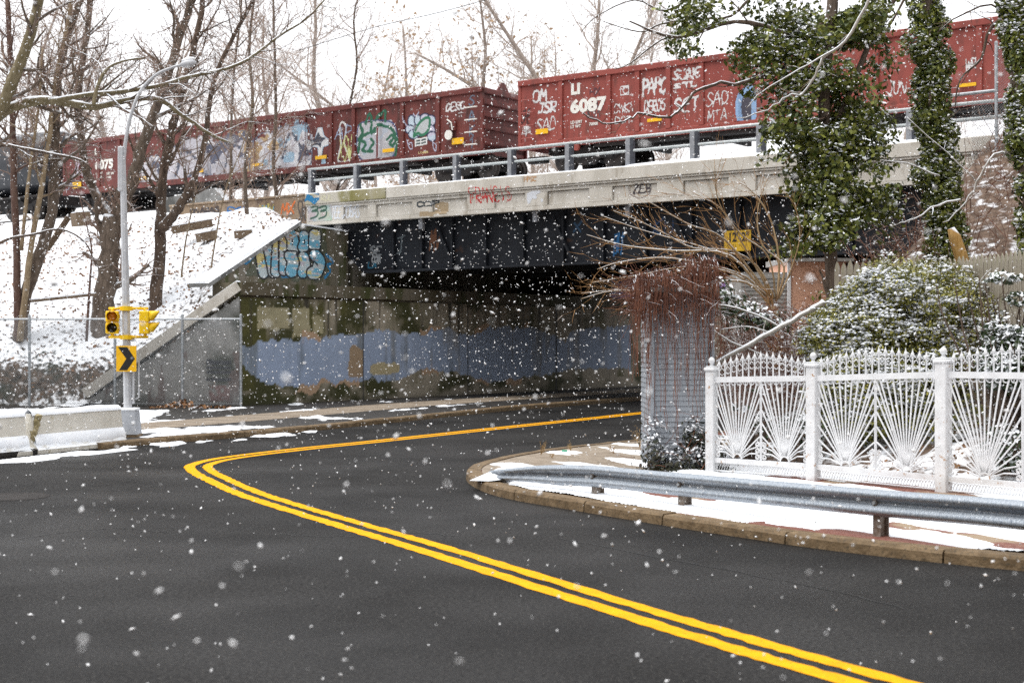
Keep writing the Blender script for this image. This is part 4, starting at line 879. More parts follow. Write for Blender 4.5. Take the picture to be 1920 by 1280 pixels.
# --- car 6087
b0 = ft(973, 0)[0]; b1 = b0 + 27.5
ribB = [ft(x, 0)[0] for x in (1052, 1142, 1196, 1254, 1316, 1382)]
while ribB[-1] < b1 - 2.2: ribB.append(ribB[-1] + 1.72)
gB = gondola('rust red gondola lettered LI 6087 with white tags', b0, b1, M['gondola_b'], ribB, (ft(1092, 0)[0], b1 - 3.2))
dB = drape(ribB)
plac(gB, 1007, 253, 1030, 241); plac(gB, 1216, 230, 1243, 221); plac(gB, 1800, 165, 1832, 155)
stencil(gB, 'LI', 1071, 177, .54, dB, .035, 1.05); stencil(gB, '6087', 1070, 212, .66, dB, .035, 1.22)
stencil(gB, 'LD LMT', 1070, 233, .16, dB, .004); stencil(gB, 'LT WT', 1070, 241, .16, dB, .004); stencil(gB, '70900', 1105, 236, .16, dB, .004)
c_ = Canvas(ft(1160, 0)[0], ft(1182, 0)[0], 11.2, 12.3, .02); p4 = [ft(1164, 179), ft(1179, 177), ft(1179, 161), ft(1164, 163)]; c_.stroke(p4 + [p4[0]], .05, WHT); c_.text('C', *ft(1168, 176), .26, .26, WHT, .045, .02, 0); c_.text('IIHI', *ft(1167, 168), .3, .08, WHT, .03, .02, 0); c_.build('stencil_mark', gB, dB)
for k, (tx_, x0, y1, x1, y0, sw) in enumerate((('OM', 998, 192, 1026, 168, .10), ('JSR', 1008, 213, 1044, 190, .10), ('SAD', 1006, 246, 1043, 220, .06), ('$', 974, 255, 998, 236, .06), ('GWKY', 1150, 213, 1192, 191, .055), ('DOT', 1152, 233, 1186, 217, .05), ('PAMC', 1204, 178, 1250, 144, .11), ('DEROS', 1207, 211, 1248, 186, .09), ('SONE', 1262, 151, 1316, 126, .11), ('STU', 1262, 167, 1312, 152, .10), ('SET', 1264, 211, 1310, 182, .10), ('SAD', 1324, 200, 1366, 170, .055), ('MTA', 1326, 228, 1364, 204, .05), ('JUN', 1662, 178, 1700, 150, .06), ('WR', 1810, 130, 1832, 108, .06))):
    ctag(gB, dB, tx_, x0, y1, x1, y0, WHT, sw, 20 + k, .08, .09)
ctag(gB, dB, 'BSHE', 972, 232, 994, 205, (.05, .015, .015), .06, 4); ctag(gB, dB, 'KOX', 1100, 222, 1126, 190, (.06, .05, .06), .05, 6); ctag(gB, dB, 'HX', 1105, 180, 1126, 164, (.10, .03, .035), .06, 7)
c_ = Canvas(ft(1374, 0)[0], ft(1420, 0)[0], ZB + .13, ZT - .24, .03); c_.blob([ft(*p) for p in ((1395, 238), (1386, 215), (1386, 190), (1396, 170), (1412, 170), (1412, 236))], (.05, .045, .06), (.22, .34, .52), .2); c_.build('graffiti_piece', gB, dB, label='dark piece with light blue outline')
q = ft(1082, 0)[0]; MB().tube([(q, DS - .08, 9.74), (q, DS + .02, 9.74)], .14, 12).build('jacking_eye', M['gondola_b'], gB)
# --- black tank car at the far left
k0, k1 = a0 - 21.0, a0 - 1.6
tk = thing('tank_car', 'black round-ended tank car behind the trees at the left edge', 'tank car', ((k0 + k1) / 2, 46.5, 8.9), 'B')
R_ = 1.78; zc = 11.85
xs = [k0, k0 + .05, k0 + .3, k0 + .8, k1 - .8, k1 - .3, k1 - .05, k1]; rs = [.3, R_ * .55, R_ * .86, R_, R_, R_ * .86, R_ * .55, .3]
MB().tube([(x, 46.5, zc) for x in xs], rs, 40).build('tank', M['tank'], tk, True)
for t in np.linspace(k0 + 2, k1 - 2, 6): MB().tube([(t - .05, 46.5, zc), (t + .05, 46.5, zc)], R_ + .015, 40).build('hoop', M['tank'], tk, True)
MB().tube([(k0 + 9.5, 46.5, zc + R_ - .2), (k0 + 9.5, 46.5, zc + R_ + .5)], .5, 16).build('dome', M['tank'], tk)
MB().box((k0 - .3, DS + .5, 9.5), (k1 + .3, DE - .5, 10.0)).build('underframe', M['under'], tk)
mb = MB()
for t in np.linspace(k0 + .2, k1 - .2, 9): mb.tube([(t, DS + .15, 10.05), (t, DS + .15, 11.0)], .03, 5)
mb.tube([(k0, DS + .15, 11.0), (k1, DS + .15, 11.0)], .035, 5); mb.build('handrail', M['under'], tk)
MB().bbox((k0, DS + .05, 9.95), (k1, DS + .5, 10.04), .01).build('walkway', M['under'], tk)
for t in (k0 + 2.6, k1 - 2.6): bogie(tk, t)
a = ft(55, 0)[0]; MB().bbox((a - .1, DS - .01, 11.0), (a + .1, DS + .02, 12.0), .004).build('reflector_plate', M['placard'], tk)

# =================================================================== LEFT ROADSIDE
# jersey barriers
def jersey(p, q, label, chip=0):
    p = Vector((p[0], p[1], KH * 0)); q = Vector((q[0], q[1], 0)); L = (q - p).length; ang = math.atan2(q.y - p.y, q.x - p.x)
    root = thing('concrete_barrier', label, 'barrier', tuple(p)); root.rotation_euler = (0, 0, ang); ORG[root.name] = (0, 0, 0)
    prof = [(0, 0), (0, .09), (.05, .11), (.17, .34), (.215, .80), (.24, .835), (.36, .835), (.385, .80), (.43, .34), (.55, .11), (.60, .09), (.60, 0)]
    mb = MB(); n = 24; m = len(prof); r = random.Random(3)
    for i in range(n + 1):
        x = L * i / n
        for j, (y, z) in enumerate(prof): mb.v.append((x + (r.uniform(-.02, .02) if i in (0, n) else 0), y + r.uniform(-.004, .004), z + .02 + (r.uniform(-.006, .006) if z > .1 else 0) - (chip * .12 if (i == 0 and .3 < z < .82) else 0)))
    for i in range(n):
        for j in range(m - 1): a = i * m + j; mb.f.append((a, a + m, a + m + 1, a + 1))
    mb.f.append(tuple(range(m))); mb.f.append(tuple(n * m + j for j in range(m))[::-1])
    o = mb.build('body', M['barrier'], root)
    s = MB(); n = 40
    for i in range(n + 1):                               # snow ridge on top
        x = L * i / n; h = .05 + .05 * float(fbm(np.array([x * 1.4 + p.x]), np.array([0.]), 7)[0])
        s.v += [(x, .20, .81), (x, .22, .85 + h * .4), (x, .30, .855 + h), (x, .38, .85 + h * .4), (x, .40, .81)]
    for i in range(n):
        for j in range(4): a = i * 5 + j; s.f.append((a, a + 5, a + 6, a + 1))
    s.build('snow_cap', M['snow'], root, True)
    s = MB(); n = 40
    for i in range(n + 1):                               # snow caught on the sloping foot
        x = L * i / n; k = .5 + .5 * float(fbm(np.array([x * 2 + p.x * 3]), np.array([2.]), 9)[0])
        s.v += [(x, .172, .42), (x, .13, .40 - .02 * k), (x, .155 - .10 * k, .345 - .16 * k), (x, .166 - .11 * k, .34 - .2 * k)]
    for i in range(n):
        for j in range(3): a = i * 4 + j; s.f.append((a, a + 4, a + 5, a + 1))
    s.build('snow_skirt', M['snow'], root, True)
    return root
j2 = jersey((-9.78, 29.45), (-8.66, 32.15), 'cream concrete barrier with chipped corner next to the lamp post', 1)
j1 = jersey((-11.3, 26.2), (-9.86, 29.28), 'snow covered concrete barrier at the left edge of the photo')
# broken corner: exposed rubble wedges at the joint
r = random.Random(8)
for k in range(5):
    m_ = MB(); bm = bmesh.new(); bmesh.ops.create_icosphere(bm, subdivisions=1, radius=.11 * r.uniform(.7, 1.2))
    for v in bm.verts: v.co *= r.uniform(.75, 1.15); v.co.x *= .7
    bm.verts.index_update(); m_.v = [(v.co.x + .03 + .03 * k, v.co.y + .19 + .02 * (k % 2), v.co.z + .36 + .1 * k) for v in bm.verts]; m_.f = [tuple(v.index for v in f.verts) for f in bm.faces]; bm.free()
    m_.build('broken_edge', M['rubble'], j2)
# lamp post
lx, ly = -9.0, 33.25
lp = thing('lamp_post', 'tall grey street lamp with curved arm beside the barrier', 'lamp post', (lx, ly, .13))
MB().prism([(lx - .24, ly - .22), (lx + .30, ly - .22), (lx + .30, ly + .26), (lx - .24, ly + .26)], .10, .19).build('footing', M['curb'], lp)
mb = MB(); n = len(mb.v)
for z, h in ((.19, .25), (.74, .20)):
    for sx, sy in ((-1, -1), (1, -1), (1, 1), (-1, 1)): mb.v.append((lx + .03 + sx * h, ly + .02 + sy * h, z))
mb.f = [(0, 1, 5, 4), (1, 2, 6, 5), (2, 3, 7, 6), (3, 0, 4, 7), (4, 5, 6, 7), (3, 2, 1, 0)]; mb.build('base_box', M['base_grey'], lp)
MB().bbox((lx - .19, ly - .2, .742), (lx + .25, ly + .24, .80), .02).build('snow_cap', M['snow'], lp)
MB().tube([(lx + .02, ly, .8), (lx - .04, ly, 4.0), (lx - .10, ly, 6.62)], [.098, .086, .068], 8).build('shaft', M['lamp_grey'], lp)
MB().bbox((lx - .20, ly - .08, 5.85), (lx - .07, ly + .08, 6.9), .02).build('arm_bracket', M['lamp_grey'], lp)
arm = spline([P(231, 320, ly), P(233, 290, ly), P(236, 262, ly), P(245, 218, ly), P(263, 172, ly), P(292, 141, ly), P(325, 126, ly), P(342, 122, ly)], 5)
MB().tube(arm, [.048 - .016 * k / len(arm) for k in range(len(arm))], 8).build('arm', M['lamp_grey'], lp, True)
c0 = Vector(P(338, 122, ly)); c1 = Vector(P(368, 117, ly)); mb = MB()
mb.tube([c0 + (c1 - c0) * k for k in (0, .12, .45, .8, 1)], [.035, .07, .10, .085, .025], 10); mb.build('lamp_head', M['lamp_grey'], lp, True)
MB().tube([c0 + (c1 - c0) * k + Vector((0, 0, .09)) for k in (.1, .5, .9)], [.03, .07, .04], 6).build('snow_cap', M['snow'], lp, True)
MB().tube([(lx + .16, ly - .03, 2.0), (lx + .16, ly - .03, .9)], .03, 6).tube([(lx + .28, ly, 2.0), (lx + .28, ly, 1.05), (lx + .2, ly, 1.0)], .02, 6).build('conduit', M['lamp_grey'], lp)
# two signal heads on yellow brackets
def signal(label, cx_, ang, lit):
    root = thing('traffic_signal', label, 'traffic signal', (lx + cx_, ly - .02, 2.5), 'W', 'two-section yellow signals on the lamp post'); root.rotation_euler = (0, 0, ang); ORG[root.name] = (0, 0, 0)
    for z in (.03, .30): MB().bbox((-.15, -.10, z), (.15, .12, z + .262), .02).build('housing', M['signal'], root)
    for k, z in enumerate((.435, .165)):
        mb = MB(); n = 18; L_ = .20
        for i in range(n + 1):
            a = math.radians(-50 + 280 * i / n)
            for (y, rr) in ((-.1, .125), (-.1 - L_ * (.5 + .5 * math.sin(a)) * .9 - .05, .12)): mb.v.append((rr * math.cos(a), y, z + rr * math.sin(a)))
        mb.f = [(2 * i, 2 * i + 1, 2 * i + 3, 2 * i + 2) for i in range(n)]; v = mb.build('visor', M['signal'], root, True)
        mo = v.modifiers.new('solid', 'SOLIDIFY'); mo.thickness = .008
        mb = MB()
        mb.tube([(0, -.101, z), (0, -.125, z), (0, -.14, z)], [.11, .085, .02], 18); mb.build('lens', M['lens_amber'] if k == 0 else M['lens_dark'], root, True)
        MB().bbox((.152, -.06, z - .05), (.17, .06, z + .05), .006).build('hinge', M['signal'], root)
    return root
s1_ = signal('yellow traffic signal facing the road, left of the lamp post', -.335, math.radians(12), 1)
s2_ = signal('yellow traffic signal turned sideways, right of the lamp post', .43, math.radians(97), 0)
mb = MB()
for z in (2.455, 3.12):
    mb.tube([(lx - .42, ly - .02, z), (lx - .34, ly - .02, z), (lx + .5, ly - .02, z)], .032, 8)
for sx in (-.335, .43):
    mb.tube([(lx + sx, ly - .02, 2.455), (lx + sx, ly - .02, 2.53)], .04, 8); mb.tube([(lx + sx, ly - .02, 3.06), (lx + sx, ly - .02, 3.12)], .04, 8)
mb.build('signal_bracket', M['signal'], lp, True)
for z in (2.4, 3.07): MB().tube([(lx - .02, ly, z), (lx - .02, ly, z + .1)], .15, 10).build('clamp', M['signal'], lp)
# chevron sign
ch = thing('chevron_sign', 'yellow road sign with black chevron pointing right on the lamp post', 'sign', (lx - .03, ly - .17, 1.62))
cxs = (237 - CX) / F * (ly - .17); zs0, zs1 = CH - (696 - HY) / F * ly, CH - (648 - HY) / F * ly; hw = .235
MB().bbox((cxs - hw, ly - .18, zs0), (cxs + hw, ly - .17, zs1), .003).build('plate', M['sign_yellow'], ch)
h = zs1 - zs0; cvp = [(-.19, .95), (.02, .95), (.20, .5), (.02, .05), (-.17, .05), (.0, .5)]
MB().prism([(cxs + x, zs0 + h * y) for x, y in cvp], ly - .185, ly - .1805, 1).build('chevron', M['black'], ch)
for z in (zs0 + .1, zs1 - .1): MB().bbox((lx - .16, ly - .168, z - .02), (lx + .14, ly - .10, z + .02), .004).build('mounting_strap', M['galv'], ch)
# chain link fences
def chainlink(name, label, posts, top, bot, Y, cat='fence', rr=.04, sp=.075, yf=None, org=None):
    root = thing(name, label, cat, (posts[0], Y, bot)); x0, x1 = posts[0], posts[-1]
    for x in posts:
        MB().tube([(x, Y, bot), (x, Y, top + .1)], rr * 1.15, 8).lathe([(rr * 1.3, top + .1), (rr * 1.2, top + .15), (.01, top + .18)], (x, Y, 0), 8).build('post', M['galv'], root)
        mb = MB()
        for z in np.linspace(bot + .3, top - .2, 5): mb.tube([(x, Y, z - .02), (x, Y, z + .02)], rr * 1.45, 8)
        mb.build('tension_band', M['galv'], root)['kind'] = 'stuff'
    MB().tube([(x0, Y, top), (x1, Y, top)], rr * .85, 8).build('top_rail', M['galv'], root)
    MB().tube([(x0, Y, bot + .12), (x1, Y, bot + .12)], .008, 4).build('bottom_wire', M['galv'], root)
    mb = MB(); H = top - bot - .1; z0 = bot + .05; n = int((x1 - x0 + H) / sp)
    for s in (1, -1):
        for k in range(n):
            c = x0 - H + k * sp if s > 0 else x0 + k * sp
            pa = []
            for u in (0., 1.):
                pa.append((c + s * u * H, z0 + u * H))
            (xa, za), (xb, zb) = pa
            def clip(xl):
                u = (xl - xa) / (xb - xa); return (xl, za + (zb - za) * u)
            lo, hi = (pa[0], pa[1]) if xa < xb else (pa[1], pa[0])
            if hi[0] < x0 or lo[0] > x1: continue
            if lo[0] < x0: lo = clip(x0)
            if hi[0] > x1: hi = clip(x1)
            mb.tube([(lo[0], Y - .045 + s * .003, lo[1]), (hi[0], Y - .045 + s * .003, hi[1])], .0042, 3, False)
    mb.build('wire_mesh', M['galv'], root)['kind'] = 'stuff'
    return root
chainlink('chain_link_fence', 'tall chain link fence below the snowy bank behind the signals', [-21.8, -19.1, -16.25, -13.37, -11.1, -9.13], 3.08, .12, 47.9)
# manhole cover in the road
mh = thing('manhole_cover', 'round iron manhole cover in the asphalt at the left edge', 'manhole cover', (G(22, 931)[0], G(22, 931)[1], 0))
MB().lathe([(.01, .006), (.40, .008), (.42, .004)], (G(22, 931)[0], G(22, 931)[1], 0), 32).build('lid', M['iron_cover'], mh)
MB().lathe([(.43, .004), (.46, .012), (.54, .010), (.56, .002)], (G(22, 931)[0], G(22, 931)[1], 0), 32).build('frame_ring', M['iron_cover'], mh)

# =================================================================== RIGHT ROADSIDE
# guardrail
gp = [(10.2, 7.8, .80), (7.6, 11.55, .77), (5.33, 14.82, .727), (4.22, 16.42, .672), (2.29, 19.2, .60), (1.2, 20.64, .572), (.5, 21.5, .50), (-.02, 22.3, .38), (-.32, 22.85, .30)]
gs = spline(gp, 9)
gd = thing('guardrail', 'grey steel guardrail along the brick pavement with its end bent down', 'guardrail', (4.22, 16.42, .13))
W_ = [(.025, 0), (.045, -.012), (.09, -.035), (.105, -.06), (.09, -.095), (.03, -.135), (.012, -.155), (.03, -.175), (.09, -.215), (.105, -.25), (.09, -.275), (.045, -.298), (.025, -.31)]
mb = MB(); m = len(W_)
for i, p in enumerate(gs):
    a = Vector(gs[max(i - 1, 0)]); b = Vector(gs[min(i + 1, len(gs) - 1)]); t = (b - a); t.z = 0; t.normalize(); nrm = Vector((-t.y, t.x, 0))
    u = np.clip((p[1] - 21.2) / 1.6, 0, 1); sc = 1 - .55 * u; dp = 1 - .5 * u; kink = .02 * math.sin(i * 2.1) * (u > .1)
    for (o, z) in W_:
        q = Vector(p) + nrm * (o * dp + kink) + Vector((0, 0, z * sc)); mb.v.append((q.x, q.y, max(q.z, .135 + .002 * i / len(gs))))
for i in range(len(gs) - 1):
    for j in range(m - 1): a = i * m + j; mb.f.append((a, a + 1, a + m + 1, a + m))
o = mb.build('beam', M['galv_beam'], gd, True); mo = o.modifiers.new('solid', 'SOLIDIFY'); mo.thickness = .006; mo.offset = 1
for (x, y, zt) in ((4.22, 16.42, .672), (2.29, 19.2, .60), (1.2, 20.64, .572), (6.3, 13.42, .74), (8.2, 10.7, .77)):
    t = Vector((-.57, .82, 0)); nr = Vector((.82, .57, 0)); mb = MB()
    for s, w_, th in ((-.07, .11, .014), (.07, .11, .014)):
        c = Vector((x, y, 0)) + nr * (.06 + s); mb.bar((c.x, c.y, .10), (c.x, c.y, zt - .02), .11, .014, tuple(nr))
    c = Vector((x, y, 0)) + nr * .06; mb.bar((c.x, c.y, .10), (c.x, c.y, zt - .02), .012, .13, tuple(nr)); mb.build('post', M['galv_rust'], gd)
    c = Vector((x, y, zt - .155)) - nr * .03
    MB().bar(c - nr * .025, c + nr * .02, .05, .09).build('bolt_plate', M['galv_rust'], gd)
    MB().tube([c - nr * .045, c - nr * .02], .022, 8).build('bolt', M['galv'], gd)
mb = MB(); bm_ = [(-.45, 23.6, .15), (-.2, 23.9, .22), (.05, 24.0, .30), (.2, 23.9, .22)]
mb = MB(); mb.v = [(-.68, 22.7, .15), (-.4, 23.3, .16), (-.05, 23.4, .33), (.15, 22.95, .36), (.0, 22.55, .2), (-.35, 22.4, .17), (-.22, 22.9, .33)]
mb.f = [(0, 5, 6), (5, 4, 6), (4, 3, 6), (3, 2, 6), (2, 1, 6), (1, 0, 6)]; mb.build('crumpled_end', M['rail_grey'], gd)
c_ = None
# white iron fence with sunburst panels
FP = [(3.41, 24.3, .0), (4.87, 23.0, .0), (6.43, 21.2, .0), (8.1, 19.25, .0)]
FH = [(.345, 1.71, 1.926, .082), (.348, 1.77, 2.02, .09), (.33, 1.875, 2.114, .095), (.33, 1.89, 2.15, .095)]     # bottom rail, top rail, post top, half width
wf = thing('iron_fence', 'white wrought iron fence with sunburst panels and spear tips', 'fence', (FP[0][0], FP[0][1], .13))
fang = [math.atan2(FP[min(i + 1, 3)][1] - FP[max(i - 1, 0)][1], FP[min(i + 1, 3)][0] - FP[max(i - 1, 0)][0]) for i in range(4)]
def rotmb(mb, ang, c):
    ca, sa = math.cos(ang), math.sin(ang); mb.v = [(c[0] + x * ca - y * sa, c[1] + x * sa + y * ca, z) for x, y, z in mb.v]; return mb
for (x, y, _), (b, t, h, hw), an in zip(FP, FH, fang):
    po = rotmb(MB().bbox((-hw, -hw, .08), (hw, hw, h - .07), .012), an, (x, y)).build('post', M['white_iron_worn'], wf)
    rotmb(MB().bbox((-hw - .025, -hw - .025, h - .068), (hw + .025, hw + .025, h - .01), .02).bbox((-hw - .0, -hw - .0, h - .009), (hw, hw, h + .015), .012), an, (x, y)).build('cap', M['white_iron'], po)
    MB().lathe([(.03, 0), (.035, .02), (.022, .035), (.05, .065), (.058, .095), (.045, .13), (.015, .155)], (x, y, h + .015), 12).build('finial', M['white_iron'], po, True)
spM = MB().lathe([(.014, 0), (.014, .02), (.024, .026), (.013, .036), (.026, .07), (.03, .085), (.012, .13), (.001, .175)], (0, 0, 0), 6)
spM.tube([(-.045, 0, .03), (-.04, 0, .07), (-.012, 0, .05)], .010, 4).tube([(.045, 0, .03), (.04, 0, .07), (.012, 0, .05)], .010, 4)
spM = spM.mesh('spear_tip')
def fence_panel(i, nsp, nray):
    a = Vector(FP[i]); b = Vector(FP[i + 1]); ax = (b - a); L = ax.length; ax.normalize(); hA, hB = FH[i], FH[i + 1]; an = math.atan2(ax.y, ax.x)
    nr = Vector((-ax.y, ax.x, 0)); up = Vector((0, 0, 1))
    l0, l1 = hA[3], L - hB[3]
    def at(s, z): q = a + ax * s; return Vector((q.x, q.y, z))
    zb = lambda s: hA[0] + (hB[0] - hA[0]) * s / L
    zt = lambda s: hA[1] + (hB[1] - hA[1]) * s / L
    MB().bar(at(l0, zt(l0)), at(l1, zt(l1)), .055, .095).build('top_rail', M['white_iron'], wf)
    MB().bar(at(l0, zb(l0)), at(l1, zb(l1)), .055, .085).build('bottom_rail', M['white_iron_worn'], wf)
    mid = (l0 + l1) / 2
    MB().bar(at(mid, zb(mid) + .04), at(mid, zt(mid) - .045), .034).build('middle_bar', M['white_iron'], wf)
    for h0, h1 in ((l0, mid - .017), (mid + .017, l1)):
        c = (h0 + h1) / 2; zc = zb(c) + .05; top = zt(c) - .047
        wd_ = (h1 - h0) / 2
        def ray(ang_pt):
            d_ = Vector((ang_pt[0] - c, 0, ang_pt[1] - zc)); r0 = .085 / d_.length; p = at(c + d_.x * r0, zc + d_.z * r0); q = at(ang_pt[0], ang_pt[1])
            MB().bar(p, q, .019, .019, tuple(nr)).build('ray', M['white_iron'], wf)
        for k in range(nray): ray((h0 + (h1 - h0) * (k + .5) / nray, top))
        for s in (h0 + .004, h1 - .004):
            for k in range(5): ray((s, zc + (top - zc) * (.30 + .165 * k)))
        mb = MB(); mb.arc(at(c, zc - .005), .085, 0, math.pi, .016, ax, up, 8); mb.build('arch', M['white_iron_worn'], wf)
        # scrolls at the lower sides with curling rays
        sc = MB()
        for s, e in ((h0, 1), (h1, -1)):
            for k in range(3):
                cz = zc + .045 + k * .105; cc = at(s + e * .052, cz)
                sc.arc(cc, .048, math.pi * .5, math.pi * .5 + e * 3.6 * math.pi, .0095, ax, up, 16, 4, .012)
            for k in range(2):
                p = at(s + e * .055, zc + .10 + k * .11); q = at(c - e * .09, zc + .02 + k * .03); md = (p + q) / 2 + Vector((0, 0, .035)); sc.tube([p, md, q], .012, 4)
        sc.build('scrolls', M['white_iron_worn'], wf)['kind'] = 'stuff'
    # uprights with spear tips following a low arch
    sc = MB(); prev = None
    for k in range(nsp):
        s = l0 + (l1 - l0) * (k + .6) / (nsp + .2); u = (s - l0) / (l1 - l0); hh = .12 + .13 * math.sin(math.pi * u) ** 1.2
        o_b = MB().bar(at(s, zt(s) + .046), at(s, zt(s) + hh + .05), .021).build('spear_bar', M['white_iron'], wf)
        piece('spear_tip', spM, M['white_iron'], wf, at(s, zt(s) + hh + .045), (0, 0, an))
        if prev:
            for dz in (-.005, .05): 
                cc = at((s + prev[0]) / 2, zt(s) + (hh + prev[1]) / 2 - .035 + dz); sc.arc(cc, .031, -math.pi * .1 if dz > 0 else math.pi, math.pi * 1.1 if dz > 0 else math.pi * 2, .007, ax, up, 6, 4)
            cc = at((s + prev[0]) / 2, zt(s) - .05); sc.arc(cc, (s - prev[0]) * .40, math.pi, 2 * math.pi, .010, ax, up, 6, 4)
        prev = (s, hh)
    sc.build('scallops', M['white_iron'], wf)['kind'] = 'stuff'
    # lower trellis of little hooks between the bottom rail and the ground
    tr = MB(); n = int((l1 - l0) / .05)
    for k in range(n):
        s = l0 + (l1 - l0) * (k + .5) / n
        tr.arc(at(s, zb(s) - .075), .022, math.pi * 1.3, -.4 * math.pi, .006, ax, up, 5, 3); tr.tube([at(s + .015, zb(s) - .085), at(s - .015, zb(s) - .17)], .0055, 3)
    tr.tube([at(l0, zb(0) - .175), at(l1, zb(L) - .175)], .012, 4); tr.build('trellis', M['white_iron_worn'], wf)['kind'] = 'stuff'
fence_panel(0, 15, 8); fence_panel(1, 18, 9); fence_panel(2, 18, 9)
# blue grey clapboard shed end, overgrown
s0x, s0y = 2.44, 24.75
sh = thing('clapboard_shed', 'narrow blue grey clapboard shed end hung with brown vines beside the road', 'shed', (s0x, s0y, .13))
MB().box((s0x + .02, s0y + .02, .1), (s0x + 1.03, s0y + 2.2, 3.22)).build('core', M['siding'], sh)
bdM = MB().prism([(0, 0), (.0, .092), (-.016, .0)][::-1], 0, 1.05, 0).mesh('clapboard'); bdS = MB().prism([(0, 0), (.016, 0), (0.016, .092)], 0, 2.2, 1).mesh('clapboard')
for k in range(33):
    z = .14 + k * .092
    piece('clapboard', bdM, M['siding'], sh, (s0x, s0y + .018, z)); piece('clapboard', bdS, M['siding'], sh, (s0x + .002, s0y + .02, z))
MB().bbox((s0x - .03, s0y - .03, .12), (s0x + .03, s0y + .012, 3.2), .005).build('corner_board', M['siding'], sh)
MB().bbox((s0x + 1.02, s0y - .03, .12), (s0x + 1.08, s0y + .012, 3.2), .005).build('corner_board', M['siding'], sh)
MB().prism([(s0x - .1, 3.22), (s0x + 1.14, 3.22), (s0x + 1.14, 3.30), (s0x - .1, 3.30)], s0y - .1, s0y + 2.3, 1).build('roof', M['siding_grey'], sh)
dk = thing('drain_pipe', 'thin rusty pipe standing between the shed and the white fence', 'pipe', (3.5, 24.9, .13))
MB().tube([(3.54, 24.9, .1), (3.54, 24.9, 2.12)], .035, 8).build('pipe', M['galv_rust'], dk); MB().lathe([(.05, 0), (.055, .05), (.03, .09), (.01, .11)], (3.54, 24.9, 2.1), 8).build('cap', M['galv_rust'], dk)
# outbuilding with grey siding and a peach wall
ob = thing('outbuilding', 'low outbuilding with grey siding and a peach wall behind the golden shrub', 'building', (5.7, 35, 0))
MB().box((5.64, 35.02, 0), (6.80, 37.6, 4.05)).build('wall', M['siding_grey'], ob)
for k in range(18): MB().prism([(35.02, 2.2 + k * .1), (35.0, 2.2 + k * .1), (35.018, 2.298 + k * .1)], 5.64, 6.80, 0).build('clapboard', M['siding_grey'], ob)
MB().box((6.801, 34.95, 0), (8.2, 37.6, 4.3)).build('wall', M['peach'], ob)
MB().prism([(34.7, 4.302), (37.8, 4.302), (37.8, 4.45), (34.7, 4.38)], 6.74, 8.35, 0).build('roof', M['siding_grey'], ob)
MB().bbox((6.76, 34.9, 2.2), (6.85, 34.948, 4.3), .01).build('corner_board', M['white_iron'], ob)
# picket fence on the raised yard
pk = thing('picket_fence', 'weathered wooden picket fence with dog-eared tips behind the snowy yew', 'fence', (7, 29.5, 2))
r = random.Random(12); pts = [P(1570, 490, 30.6), P(1700, 482, 29.4), P(1800, 482, 27.6), P(1925, 470, 25.0), P(2050, 460, 23.2)]
pms = []
for k in range(4):
    w_ = .07; pms.append(MB().prism([(-w_, -2.1), (w_, -2.1), (w_, -.16), (w_ * .55, -.06), (0 + .006 * (k - 2), 0), (-w_ * .55, -.06), (-w_, -.16)][::-1], -.012, .012, 1).mesh('picket'))
L_ = [0]
for a, b in zip(pts[:-1], pts[1:]): L_.append(L_[-1] + math.dist(a, b))
s = 0; k = 0
while s < L_[-1]:
    i = max(j for j in range(len(L_) - 1) if L_[j] <= s); u = (s - L_[i]) / (L_[i + 1] - L_[i]); p = [pts[i][j] + (pts[i + 1][j] - pts[i][j]) * u for j in range(3)]
    an = math.atan2(pts[i + 1][1] - pts[i][1], pts[i + 1][0] - pts[i][0])
    piece('picket', pms[k % 4], M['picket'], pk, (p[0], p[1], p[2] + r.uniform(-.04, .03)), (r.uniform(-.02, .02), r.uniform(-.025, .025), an), (r.uniform(.9, 1.05), 1, 1)); s += .16; k += 1
for dz in (-.45, -1.5):
    for a, b in zip(pts[:-1], pts[1:]): MB().bar((a[0], a[1] + .05, a[2] + dz), (b[0], b[1] + .05, b[2] + dz), .05, .09).build('rail', M['picket'], pk)
chr_ = [P(1825, 180, 39.5)[0], P(1868, 180, 39.5)[0], P(1950, 180, 39.5)[0], P(2080, 180, 39.5)[0]]
chainlink('chain_link_fence', 'chain link fence with grey post beside the train at the top right', chr_[1:], 10.5, 6.0, 39.5)
cf = thing('chain_link_fence', 'short lower chain link run joining the bridge railing at the right', 'fence', (chr_[0], 39.6, 7)); 
MB().tube([P(1760, 182, 40.3), P(1868, 170, 39.6)], .05, 8).build('top_rail', M['galv'], cf)
mb = MB(); x0, x1 = P(1822, 0, 39.6)[0], P(1868, 0, 39.6)[0] - .1
for s in (1, -1):
    for k in range(70):
        c = x0 - 3.4 + k * .075 if s > 0 else x0 + k * .075
        pa = [(c, 6.0), (c + s * 3.2, 9.2)]; lo, hi = (pa[0], pa[1]) if s > 0 else (pa[1], pa[0])
        if hi[0] <= x0 or lo[0] >= x1: continue
        f_ = lambda X_: lo[1] + (hi[1] - lo[1]) * (X_ - lo[0]) / (hi[0] - lo[0])
        A_ = max(lo[0], x0); B_ = min(hi[0], x1); mb.tube([(A_, 39.6 + s * .003, f_(A_)), (B_, 39.6 + s * .003, f_(B_))], .0042, 3, False)
mb.build('wire_mesh', M['galv'], cf)['kind'] = 'stuff'

